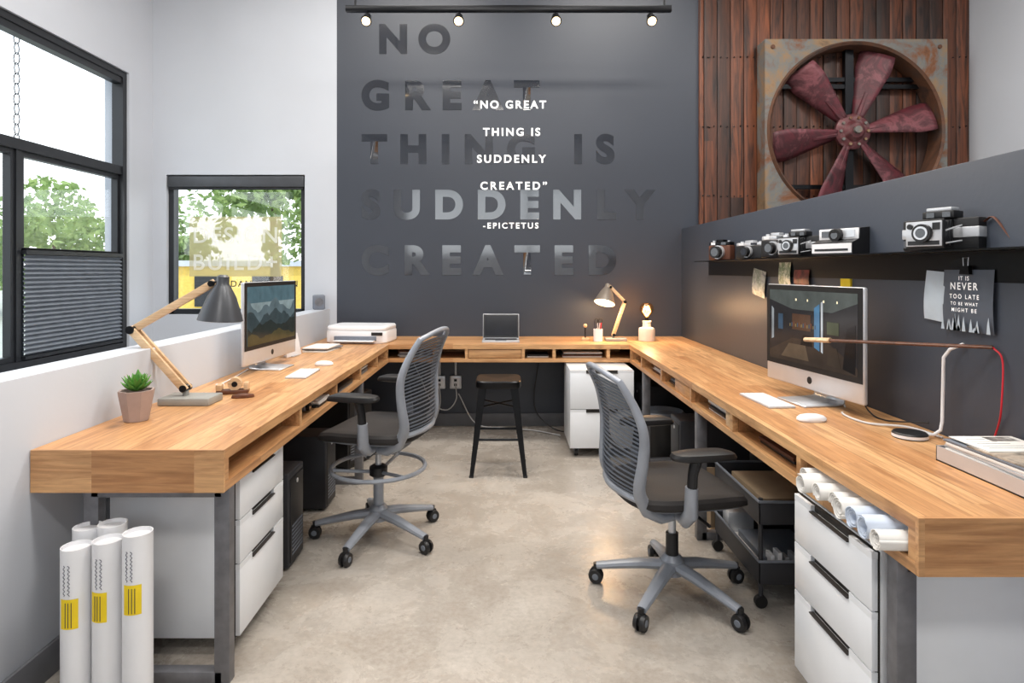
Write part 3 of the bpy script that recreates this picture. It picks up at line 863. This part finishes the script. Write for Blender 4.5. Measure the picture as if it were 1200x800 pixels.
# slim LED lamp on right
led = empty('led_desk_lamp', (1.43, 2.12, DT))
b = MB()
b.lathe([(.050, 0), (.054, .003), (.054, .016), (.050, .02), (0, .02)], M_black, c=(-.03, .0, 0)); b.lathe([(.055, .004), (.055, .014)], M_wplas, c=(-.03, .0, 0), cap=False)
b.tube([(0, .0, .012), (.045, -.01, .012), (.062, -.02, .03), (.068, -.02, .06), (.073, -.02, .28), (.080, -.04, .31), (.096, -.08, .333)], .0055, M_wplas, 10)
b.done('stand', parent=led)
b = MB()
p0 = Vector((.098, -.20, .337)); p1 = Vector((-.275, .24, .312))
b.tube([p1, p1.lerp(p0, .2), p0], [.010, .010, .010], M_walnut, 10, flat=.6)
b.tube([p1, p1.lerp(p0, .16)], [.016, .020], M_lampwood, 10, flat=.5)
b.done('arm', parent=led)
b = MB(); b.tube(bez([(.098, -.20, .337), (.100, -.235, .30), (.085, -.25, .17), (.100, -.22, .10), (.098, -.19, .03), (.08, -.16, .006), (.07, -.05, .005)]), .0028, M_red, 6); b.done('cable', parent=led)
b = MB(); b.tube(bez([(1.42, 2.72, DT+.2), (1.44, 2.6, DT+.006), (1.35, 2.45, DT+.005), (1.36, 2.3, DT+.005), (1.46, 2.22, DT+.01), (1.50, 2.1, DT+.005)]), .004, M_cableg, 6)
b.tube(bez([(1.45, 2.8, DT+.15), (1.47, 2.6, DT+.1), (1.45, 2.4, DT+.005), (1.52, 2.2, DT+.03)]), .003, M_black, 6); b.done('power_cables')

# magazines tray
b = MB(); rd = random.Random(5)
b.box(-.11, .11, -.21, .21, 0, .004, M_silver); b.box(-.11, -.107, -.21, .21, 0, .045, M_silver); b.box(.107, .11, -.21, .21, 0, .045, M_silver); b.box(-.11, .11, .207, .21, 0, .045, M_silver)
cols = [M_paper, M_greyp, M_paper, M_black, M_paper, M_silver, M_paper, M_greyp]
z = .004
for i, m in enumerate(cols):
    h = .005+rd.random()*.005
    b.box(-.10, .10, -.19, .19, z, z+h, m, .001, Matrix.Translation((rd.uniform(-.003, .003), rd.uniform(-.012, .0), 0)) @ Matrix.Rotation(rd.uniform(-.02, .02), 4, 'Z')); z += h+.0008
M_mag = rust('magazine_cover', [srgb(110, 84, 62), srgb(190, 176, 160), srgb(80, 74, 70), srgb(215, 210, 205)], 7, .3, 0)
b.box(-.098, .098, -.18, .10, z, z+.004, M_mag, 0, Matrix.Rotation(.04, 4, 'Z')); b.box(-.09, .098, .03, .185, z+.004, z+.007, M_paper, 0, Matrix.Rotation(.0, 4, 'Z'))
for i in range(5): b.box(-.065, .07-.02*i, .06+i*.022, .0625+i*.022, z+.007, z+.0074, M_greyp)
b.box(.0, .08, .13, .175, z+.007, z+.0073, M_mag)
b.done('magazine_stack', (1.425, 1.66, DT), 0)

# rolled drawings in right cubby
b = MB(); rd = random.Random(8)
ys = [1.505, 1.565, 1.63, 1.695, 1.755, 1.82, 1.885, 1.95]
for i, y in enumerate(ys):
    r = rd.uniform(.024, .031); zc = DB+bt+r+.002
    x0 = .965-rd.uniform(.01, .06)
    Mx = Matrix.Translation((x0, y, zc)) @ Matrix.Rotation(rd.uniform(-.06, .06), 4, 'Z') @ Matrix.Rotation(math.radians(90), 4, 'Y')
    nsp = 64; vs = []; fs = []
    ph = rd.uniform(0, 6.28)
    for j in range(nsp+1):
        a = j/nsp*2*math.pi*2.6+ph; rr = r*(1-.52*j/nsp)
        zz = rd.uniform(-.0015, .0015)+.006*j/nsp
        vs += [(rr*math.cos(a), rr*math.sin(a), zz), (rr*math.cos(a), rr*math.sin(a), .36)]
    for j in range(nsp): fs.append((2*j, 2*j+1, 2*j+3, 2*j+2))
    b.add(vs, fs, M_paperb if i in (1, 2) else M_paper, Mx)
o = b.done('rolled_drawings', fixn=False, ang=60)
md = o.modifiers.new('s', 'SOLIDIFY'); md.thickness = .0022; md.offset = 0

# mailing tubes at left front
mt = empty('drawing_tubes')
tb = [(-1.315, 1.88, .515, 3), (-1.225, 1.89, .53, -4), (-1.13, 1.885, .555, 5), (-1.345, 1.975, .535, 0), (-1.265, 1.975, .545, 0)]
for i, (x, y, h, rr) in enumerate(tb):
    b = MB(); r = .042
    b.lathe([(r, .0), (r, h), (r*.93, h), (r*.93, h-.012), (0, h-.012)], M_wplas, seg=32)
    if i < 3:
        za, zb2, rr2, a0 = h-.235, h-.145, r+.0006, .62
        vs = []; fs = []
        for k in range(9):
            a = -math.pi/2+rr*.03-a0+2*a0*k/8
            vs += [(rr2*math.cos(a), rr2*math.sin(a), za), (rr2*math.cos(a), rr2*math.sin(a), zb2)]
        for k in range(8): fs.append((2*k, 2*k+2, 2*k+3, 2*k+1))
        b.add(vs, fs, M_yellow)
        for ln in range(2):
            pts = []
            for k in range(26):
                a = -math.pi/2-.22+.34*ln+.08*math.sin(k*1.9+ln)
                zz = h-.135+.095*k/26
                pts.append(((r+.001)*math.cos(a), (r+.001)*math.sin(a), zz))
            b.tube(pts, .0009, M_ink, 4)
        for ln in range(3):
            pts = [((r+.0012)*math.cos(-math.pi/2-.2+.2*ln+rr*.03), (r+.0012)*math.sin(-math.pi/2-.2+.2*ln+rr*.03), h-.23+.075*k) for k in range(2)]
            b.tube(pts, .0012, M_ink, 4)
    b.done('tube_%d' % (i+1), (x, y, 0), parent=mt, fixn=False)

# ------------------------------------------------------------------ wall ledge + cameras + photos
ZS = 1.425
b = MB(); b.box(XR-.115, XR-.002, 1.3, 4.62, ZS-.006, ZS, M_blackm); b.box(XR-.006, XR-.001, 1.3, 4.62, ZS-.105, ZS-.006, M_blackm)
b.done('wall_ledge')
def cam_body(b, w, h, d, m1, m2, lens=.03, fl=.05):
    b.box(-d/2, d/2, -w/2, w/2, 0, h*.72, m1, .008)
    b.box(-d/2+.002, d/2-.002, -w/2+.004, w/2-.004, h*.70, h*.88, m2, .006)
    b.box(-d/2+.006, d/2-.006, -w*.16, w*.16, h*.86, h, m2, .004)
    b.cyl((0, -w*.34, h*.86), (0, -w*.34, h*.96), .011, M_silver, seg=14); b.cyl((0, w*.34, h*.86), (0, w*.34, h*.94), .009, M_silver, seg=14)
    b.cyl((d/2, 0, h*.38), (d/2+fl*.4, 0, h*.38), lens*1.15, M_silver); b.cyl((d/2+fl*.3, 0, h*.38), (d/2+fl, 0, h*.38), lens, M_black)
    b.cyl((d/2+fl, 0, h*.38), (d/2+fl+.001, 0, h*.38), lens*.7, M_lens)
    b.box(d/2-.003, d/2+.002, w*.1, w*.32, h*.74, h*.86, M_lens); b.box(d/2-.003, d/2+.002, -w*.36, -w*.18, h*.74, h*.86, M_wplas)
def pack_camera(name, loc, rz, sc=1, strap=True, top=M_silver):
    b = MB()
    b.box(-.03, .02, -.12, .12, 0, .105, M_black, .006); b.box(-.032, .022, -.122, .122, .04, .075, top, .004)
    for i in range(7):
        b.box(.0205, .0225, -.115+i*.004, -.113+i*.004, .01, .035, M_greyp)
    for i in range(6):
        w = .09-.006*i; b.box(.02+i*.011, .03+i*.011, -w/2, w/2, .012+.002*i, .10-.003*i, M_black, .002)
        b.box(.029+i*.011, .032+i*.011, -w/2+.004, w/2-.004, .016+.002*i, .096-.003*i, M_greyp)
    for s in (-1, 1): b.tube([(.02, s*.07, .03), (.09, s*.055, .02)], .003, M_silver, 6); b.tube([(.02, s*.07, .08), (.09, s*.055, .06)], .003, M_silver, 6)
    b.box(.085, .10, -.06, .06, .005, .10, M_black, .005); b.box(.10, .104, -.057, .057, .012, .094, top, .003)
    b.box(.1035, .1045, -.05, .05, .016, .03, M_black)
    b.cyl((.10, 0, .055), (.118, 0, .055), .030, M_black); b.cyl((.116, 0, .055), (.121, 0, .055), .022, M_silver); b.cyl((.1205, 0, .055), (.1215, 0, .055), .016, M_lens)
    b.box(.103, .108, .03, .052, .065, .088, M_black); b.cyl((.103, -.042, .078), (.109, -.042, .078), .009, M_black)
    b.box(-.02, .035, -.045, .055, .105, .13, M_black, .004); b.box(-.015, .03, -.035, .045, .13, .142, top, .003)
    b.box(.033, .037, -.03, -.005, .109, .126, M_lens); b.box(.033, .037, .02, .045, .109, .126, M_lens)
    if strap:
        b.tube(bez([(-.01, .12, .09), (-.0, .15, .10), (.01, .19, .05), (.01, .21, .012), (-.01, .165, .006)]), .006, M_brownl, 6, flat=.4)
    o = b.done(name, loc, rz); o.scale = (sc, sc, sc); return o
FX = XR-.07
pack_camera('instant_camera', (FX+.0, 2.06, ZS), 205, 1.0)
def wedge_cam(loc, rz, m, m2, sc=1):
    b = MB()
    Mx = Matrix.Rotation(math.radians(90), 4, 'X')
    b.prism([(-.05, 0), (.07, 0), (.07, .045), (.03, .06), (.025, .10), (-.03, .105), (-.05, .05)], .17, m, Matrix.Translation((0, .085, 0)) @ Mx)
    b.box(.025, .032, -.083, .083, .058, .10, m2, .002); b.box(.031, .034, -.07, -.03, .068, .092, M_lens); b.box(.031, .036, .02, .07, .066, .094, M_silver)
    b.cyl((.02, 0, .078), (.055, 0, .074), .024, M_black); b.cyl((.055, 0, .074), (.056, 0, .074), .014, M_lens)
    b.box(.068, .073, -.083, .083, .006, .042, m2); b.box(.072, .075, -.07, .07, .014, .022, M_black)
    for i, c in enumerate((M_red, M_yellow, M_succ)): b.box(.032, .0335, -.012+i*.005-.012, -.008+i*.005-.012, .060, .064, c)
    o = b.done('instant_camera', loc, rz); o.scale = (sc,)*3
wedge_cam((FX, 2.66, ZS), 205, M_black, M_wplas, 1.12)
pack_camera('instant_camera', (FX-.005, 3.04, ZS), 210, .95, False)
b = MB(); cam_body(b, .18, .135, .05, M_black, M_silver, .032, .045); b.done('film_camera', (FX, 3.31, ZS), 205)
b = MB(); cam_body(b, .20, .11, .05, M_black, M_silver, .030, .04); b.done('film_camera', (FX, 3.66, ZS), 205)
b = MB(); cam_body(b, .17, .14, .06, M_brownl, M_blackm, .040, .05); b.done('film_camera', (FX, 4.16, ZS), 215)

def pinned(name, y0, y1, z0, z1, m, tiltdeg=0, clip=False, splat=False):
    b = MB(); yc, zc = (y0+y1)/2, (z0+z1)/2
    M = Matrix.Translation((XR-.009, yc, zc)) @ Matrix.Rotation(math.radians(tiltdeg), 4, 'X')
    w, h = (y1-y0)/2, (z1-z0)/2
    def fn(u, v): return (-.012*math.sin(v*2.2)*(1-v)-.001, (u*2-1)*w, (v*2-1)*h)
    b.grid(fn, 4, 8, m, M)
    if splat:
        rd = random.Random(3)
        for k in range(16):
            yy = rd.uniform(-.93, .93)*w; hh = rd.uniform(.15, .6)*h
            ww = .008
            b.prism([(yy-ww, -h+.001), (yy+ww, -h+.001), (yy+ww*.6, -h+hh*.6), (yy, -h+hh)], .0004, M_blue, M @ Matrix.Translation((-.0125, 0, 0)) @ Myz)
    if clip:
        b.prism([(-.022, 0), (.022, 0), (.016, .028), (-.016, .028)], .012, M_blackm, Matrix.Translation((XR-.024, yc, z1-.015)) @ Myz)
        b.tube([(XR-.018, yc-.010, z1+.012), (XR-.018, yc-.012, z1+.04), (XR-.018, yc+.012, z1+.04), (XR-.018, yc+.010, z1+.012)], .0018, M_silver, 6)
    return b.done(name, fixn=False)
M_photo = rust('photo_print', [srgb(60, 70, 80), srgb(190, 190, 180), srgb(120, 130, 110), srgb(230, 230, 225)], 20, .3, 0)
M_photo2 = rust('photo_print_warm', [srgb(180, 160, 70), srgb(220, 220, 200), srgb(110, 130, 90), srgb(240, 235, 200)], 22, .3, 0)
M_poster = simple('poster_slate', srgb(82, 90, 102), .5)
M_blue = simple('postcard_blue', srgb(186, 200, 212), .5)
pinned('pinned_photo', 3.60, 3.78, 1.20, 1.36, M_photo, 8)
pinned('pinned_photo', 3.28, 3.42, 1.27, 1.40, M_photo2)
pinned('pinned_photo', 3.08, 3.24, 1.28, 1.36, simple('dark_print', srgb(120, 50, 44), .4, var=.4, scale=30), 0)
pinned('pinned_postcard', 2.13, 2.23, 1.18, 1.355, M_blue, 4)
po = pinned('pinned_poster', 1.915, 2.135, 1.155, 1.36, M_poster, 0, True, True)
for i, (t, z, cp, w0) in enumerate([("IT IS", 1.325, .014, .045), ("NEVER", 1.294, .024, .12), ("TOO LATE", 1.264, .015, .13), ("TO BE WHAT", 1.242, .011, .12), ("MIGHT BE", 1.220, .013, .11)]):
    o = text_mesh(t, 0, w0, z, cp, M_wtext, 0, 'line_%d' % (i+1), .01, po)
    o.matrix_local = Matrix.Translation((XR-.0245, 2.025+w0/2, 0)) @ Matrix.Rotation(math.radians(-90), 4, 'Z')

b = MB(); b.box(XR-.008, XR, 2.72, 2.80, 1.30-.02, 1.30+.02, M_yellow); b.done('sticky_label')
b = MB()
for x in (-.57, -.43):
    b.box(x-.05, x+.05, YB-.045, YB, .33, .44, M_silver, .004); b.box(x-.035, x+.035, YB-.05, YB-.04, .345, .425, M_wplas, .003)
    for z in (.365, .405): b.box(x-.012, x+.012, YB-.054, YB-.049, z-.01, z+.01, M_blackm)
b.cyl((-.57, YB-.02, .44), (-.57, YB-.02, .64), .01, M_silver); b.cyl((-.43, YB-.02, .44), (-.43, YB-.02, .64), .01, M_silver)
b.done('power_outlets')
for pts, m in (([(-.43, YB-.06, .38), (-.42, YB-.1, .25), (-.5, YB-.1, .16), (-.62, YB-.12, .22), (-.72, YB-.1, .42), (-.8, YB-.1, .6)], M_cableg),
               ([(-.57, YB-.06, .37), (-.56, YB-.08, .2), (-.62, YB-.15, .05), (-.75, YB-.2, .01), (-1.0, YB-.3, .01)], M_cableg),
               ([(.3, YB-.05, .62), (.25, YB-.08, .2), (.4, YB-.15, .02), (.6, YB-.3, .01)], M_black),
               ([(-.4, YB-.1, .3), (-.25, YB-.12, .05), (.0, YB-.15, .02), (.25, YB-.2, .01), (.45, YB-.35, .01)], M_cableg)):
    b = MB(); b.tube(bez(pts), .005, m, 6); b.done('power_cable')

# cubby contents
rd = random.Random(12); zb = DB+bt+.001
def stack(x0, x1, y0, y1, n):
    b = MB()
    z = 0
    for i in range(n):
        h = rd.uniform(.007, .013)
        if z+h > .068: break
        b.box(x0+rd.uniform(0, .02), x1, y0+rd.uniform(0, .02), y1-rd.uniform(0, .02), z, z+h, rd.choice([M_paper, M_greyp, M_black, M_paper, M_brownl]), .001); z += h
    b.done('stacked_papers', (0, 0, zb))
stack(.44, .76, 4.80, 5.05, 4); stack(-.85, -.6, 4.82, 5.05, 5); stack(.16, .34, 4.8, 5.0, 2)
stack(-1.25, -.93, 3.05, 3.24, 3); stack(-1.25, -.93, 3.42, 3.75, 3); stack(-1.2, -.94, 3.95, 4.2, 4)
stack(1.0, 1.3, 2.15, 2.45, 2); stack(1.0, 1.3, 2.75, 3.05, 4); stack(1.0, 1.3, 3.58, 3.75, 3); stack(1.0, 1.3, 3.9, 4.2, 5)
b = MB(); b.box(.975, 1.2, 3.24, 3.52, zb, zb+.066, M_oakY, .003); b.done('wooden_tray')
b = MB(); b.box(.975, 1.2, 2.65, 2.71, zb, zb+.066, M_lampwood, .003); b.done('wooden_box')
b = MB(); cam_body(b, .10, .066, .05, M_blackm, M_black, .020, .03); b.done('film_camera', (-1.0, 2.97, zb), 0)
b = MB(); cam_body(b, .10, .064, .05, M_brownl, M_black, .020, .03); b.done('film_camera', (-1.0, 2.82, zb), 0)

# under-desk equipment
def pc(loc, rz, sx, sy, sz, nm='computer_tower', m=M_darkbox):
    b = MB(); b.box(-sx/2, sx/2, -sy/2, sy/2, .012, sz, m, .008)
    b.box(sx/2-.001, sx/2+.004, -sy/2+.015, sy/2-.015, .03, sz-.03, M_black, .002)
    for i in range(8): b.box(sx/2+.003, sx/2+.006, -sy/2+.03, sy/2-.03, .06+i*.018, .067+i*.018, M_greyp)
    b.cyl((sx/2+.003, 0, sz-.06), (sx/2+.007, 0, sz-.06), .010, M_silver)
    for x in (-sx/2+.04, sx/2-.04):
        for y in (-sy/2+.03, sy/2-.03): b.cyl((x, y, 0), (x, y, .014), .012, M_black)
    b.done(nm, loc, rz)
pc((-1.2, 2.86, 0), 0, .45, .2, .44); pc((-1.22, 3.55, 0), 0, .42, .2, .42); pc((-1.2, 4.35, 0), -20, .40, .30, .5, 'paper_shredder', M_black)
pc((1.25, 4.85, 0), 180, .4, .24, .46); pc((1.25, 3.75, 0), 180, .42, .2, .46)
b = MB(); b.lathe([(.12, 0), (.125, .005), (.155, .30), (.160, .31), (.152, .31), (.12, .012), (0, .012)], M_black)
b.cushion((0, 0, .30), .15, .15, [(1.04, .0), (1.07, .01), (.95, .03), (.9, .02), (.8, -.02)], M_greyp, e=2); b.done('waste_bin', (1.16, 4.50, 0))
ct = empty('rolling_cart', (1.22, 2.72, 0))
b = MB()
for z in (.10, .34):
    for (a, c, d, e) in ((-.2, .2, -.26, -.255), (-.2, .2, .255, .26), (-.2, -.195, -.26, .26), (.195, .2, -.26, .26)): b.box(a, c, d, e, z, z+.085, M_darkbox, .001)
    b.box(-.2, .2, -.26, .26, z-.004, z, M_darkbox)
    b.tube([(-.2, -.26, z+.088), (.2, -.26, z+.088), (.2, .26, z+.088), (-.2, .26, z+.088)], .006, M_greyp, 8, closed=True)
for x in (-.19, .19):
    for y in (-.25, .25):
        b.cyl((x, y, .05), (x, y, .44), .009, M_darkbox); b.cyl((x, y-.01, .025), (x, y+.01, .025), .025, M_black)
b.done('frame', parent=ct)
b = MB(); b.box(-.16, .05, -.2, .15, .345, .42, M_beige, .003); b.box(-.15, .12, -.22, .18, .101, .13, M_paper); b.box(-.14, .1, -.18, .12, .13, .16, M_greyp, .002); b.box(-.17, -.05, .16, .24, .101, .22, M_silver, .004)
for i in range(6): b.box(-.17+i*.03, -.155+i*.03, -.23, -.18, .101, .19+.01*(i % 3), rd.choice([M_wplas, M_silver, M_greyp]))
b.done('contents', parent=ct)
b = MB(); b.box(-.15, .15, -.13, .13, 0, .02, M_lampwood, .003); b.box(-.15, .15, -.13, -.115, .02, .25, M_beige, .002); b.box(-.15, .15, .115, .13, .02, .25, M_beige, .002); b.box(-.15, -.135, -.115, .115, .02, .25, M_beige, .002); b.box(.135, .15, -.115, .115, .02, .25, M_beige, .002); b.box(-.13, .13, -.11, .11, .02, .2, M_paper)
b.done('storage_box', (1.22, 3.32, 0), 0)

# ------------------------------------------------------------------ track light
YT, ZT = 4.5, 3.265
tk = empty('track_light', (0, YT, ZT))
b = MB(); b.box(-1.17, 1.22, -.022, .022, -.012, .03, M_blackm, .003)
for x in (-1.1, 1.17): b.cyl((x, 0, .02), (x, 0, ZC-ZT), .008, M_blackm)
b.done('track', parent=tk)
for i, x in enumerate((-1.009, -.338, .370, 1.065)):
    b = MB(); b.cyl((x, 0, -.01), (x, 0, -.05), .008, M_blackm)
    d = Vector((0, -.70, -.71)).normalized()
    p = Vector((x, 0, -.045))
    b.tube([p-d*.01, p+d*.0, p+d*.05, p+d*.08], [.012, .026, .034, .040], M_blackm, 18)
    b.sph(p+d*.078, .031, M_track, (1, 1, 1))
    b.done('head_%d' % (i+1), parent=tk)
    L = bpy.data.lights.new('track_spot', 'SPOT'); L.energy = 30; L.color = (1, .80, .58); L.spot_size = math.radians(110); L.spot_blend = .9; L.shadow_soft_size = .04
    o = bpy.data.objects.new('spot_lamp_%d' % (i+1), L); COL.objects.link(o); o.parent = tk; o.location = (x, -.12, -.17); o.rotation_euler = (math.radians(-35), 0, 0)

# ------------------------------------------------------------------ exterior
b = MB(); b.box(-60, 60, -40, 70, -.35, -.12, M_grass); b.done('ground_outside')
def tree(loc, r, hgt, seed, n=2600, sc=1):
    rd = random.Random(seed)
    root = empty('tree', loc)
    b = MB(); b.tube([(0, 0, -.12), (.05, 0, hgt*.4), (-.05, .1, hgt)], [.13, .10, .05], M_trunk, 8); b.done('trunk', parent=root)
    b = MB(); vs = []; fs = []
    cl = [(Vector((rd.gauss(0, .5), rd.gauss(0, .5), rd.gauss(0, .38)))*r, rd.uniform(.25, .5)*r) for _ in range(16)]
    for i in range(n):
        c, cr = rd.choice(cl)
        d = Vector((rd.gauss(0, 1), rd.gauss(0, 1), rd.gauss(0, 1))).normalized()*cr*rd.uniform(.7, 1)
        p = c+d+Vector((0, 0, hgt)); s = .10*sc*rd.uniform(.6, 1.3)
        a = Vector((rd.gauss(0, 1), rd.gauss(0, 1), rd.gauss(0, 1))).normalized(); e = a.orthogonal().normalized()
        o = len(vs); vs += [p-a*s, p+e*s*.5, p+a*s, p-e*s*.5]; fs.append((o, o+1, o+2, o+3))
    b.add(vs, fs, M_leaf); b.done('foliage', parent=root, fixn=False)
tree((-4.55, 12.0, 0), 1.25, 2.95, 1, 2600, .9)
tree((-14, 19, 0), 1.9, 2.3, 3, 2400, 1.3); tree((-18, 21, 0), 2.3, 2.7, 4, 2400, 1.4); tree((-11.5, 21.5, 0), 1.3, 2.0, 5, 1500, 1.3)
tree((-24, 23, 0), 2.8, 1.8, 6, 2000, 1.6)
b = MB(); b.box(-9.8, -3.5, 16, 18.5, -.12, 1.45, M_ybuild); b.box(-9.9, -3.4, 15.9, 18.6, 1.45, 1.6, M_white)
for x in (-9, -7.7, -6.2, -4.6): b.box(x-.4, x+.4, 15.97, 16.0, .4, 1.2, M_blackf)
b.done('yellow_building')
b = MB()
for k in range(58):
    z = 4.2-k*.075
    pts = [(.022*math.cos(t*math.pi/5), 0, z+.045*math.sin(t*math.pi/5)) if k % 2 else (0, .022*math.cos(t*math.pi/5), z+.045*math.sin(t*math.pi/5)) for t in range(10)]
    b.tube(pts, .004, M_blackm, 5, closed=True)
b.done('rain_chain', (-3.62, 4.54, 0))

# ------------------------------------------------------------------ lights
W = bpy.data.worlds.new('sky'); S.world = W; W.use_nodes = True
nt = W.node_tree; bg = nt.nodes['Background']
tc = nd(nt, 'ShaderNodeTexCoord'); sp = nd(nt, 'ShaderNodeSeparateXYZ'); nt.links.new(tc.outputs['Generated'], sp.inputs[0])
c = ramp(nt, sp.outputs[2], [(0, (.93, .97, 1, 1)), (.25, (.86, .94, 1, 1)), (.8, (.6, .78, 1, 1))])
nt.links.new(c, bg.inputs[0]); bg.inputs[1].default_value = 2.3
L = bpy.data.lights.new('sun', 'SUN'); L.energy = 3; L.angle = .02; L.color = (1, .95, .86)
o = bpy.data.objects.new('sun', L); COL.objects.link(o)
o.rotation_euler = Vector((-.6, .3, -.75)).to_track_quat('-Z', 'Y').to_euler(); o.location = (10, -5, 12)
def area(name, loc, d, sx, sy, e, col=(1, 1, 1), portal=False):
    L = bpy.data.lights.new(name, 'AREA'); L.shape = 'RECTANGLE'; L.size = sx; L.size_y = sy; L.energy = e; L.color = col
    if portal: L.cycles.is_portal = True
    o = bpy.data.objects.new(name, L); COL.objects.link(o); o.location = loc
    o.rotation_euler = Vector(d).to_track_quat('-Z', 'Y').to_euler(); return o
area('portal_left', (XW-.25, (ly0+ly1)/2, (lz0+lz1)/2), (1, 0, 0), ly1-ly0, lz1-lz0, 1, portal=True)
area('portal_back', ((wx0+wx1)/2, YB+.25, (wz0+wz1)/2), (0, -1, 0), wx1-wx0, wz1-wz0, 1, portal=True)
area('portal_front', (-.15, YF-.25, (fz0+fz1)/2), (0, 1, 0), 4.3, fz1-fz0, 1, portal=True)
for x, y, e in ((-.9, 1.6, 66), (1.1, 1.6, 66), (-.9, 3.9, 54), (1.1, 3.9, 54), (3.2, 3.0, 62), (-2.4, 3.0, 22), (0, -1.2, 70)):
    area('added_ceiling_fill', (x, y, ZC-.02), (0, 0, -1), 1.2, .6, e, (1, .96, .91))  # unseen overhead fill, added to brighten the room and desk ends
def pointl(loc, e, col, r=.03):
    L = bpy.data.lights.new('lamp_glow', 'POINT'); L.energy = e; L.color = col; L.shadow_soft_size = r
    o = bpy.data.objects.new('lamp_glow', L); COL.objects.link(o); o.location = loc
pointl((.815, 4.95, 1.07), 7, (1, .66, .36)); pointl((1.155, 4.92, DT+.26), 6, (1, .60, .30))

# ------------------------------------------------------------------ camera
cd = bpy.data.cameras.new('camera'); cam = bpy.data.objects.new('camera', cd); COL.objects.link(cam)
cam.location = (0, 0, 1.36); cam.rotation_euler = (math.radians(90), 0, 0)
cd.sensor_width = 36; cd.lens = 718/1200*36; cd.shift_x = 8/1200; cd.shift_y = -84/1200; cd.clip_start = .05
S.camera = cam
S.view_settings.view_transform = 'Standard'
S.view_settings.exposure = 0.08
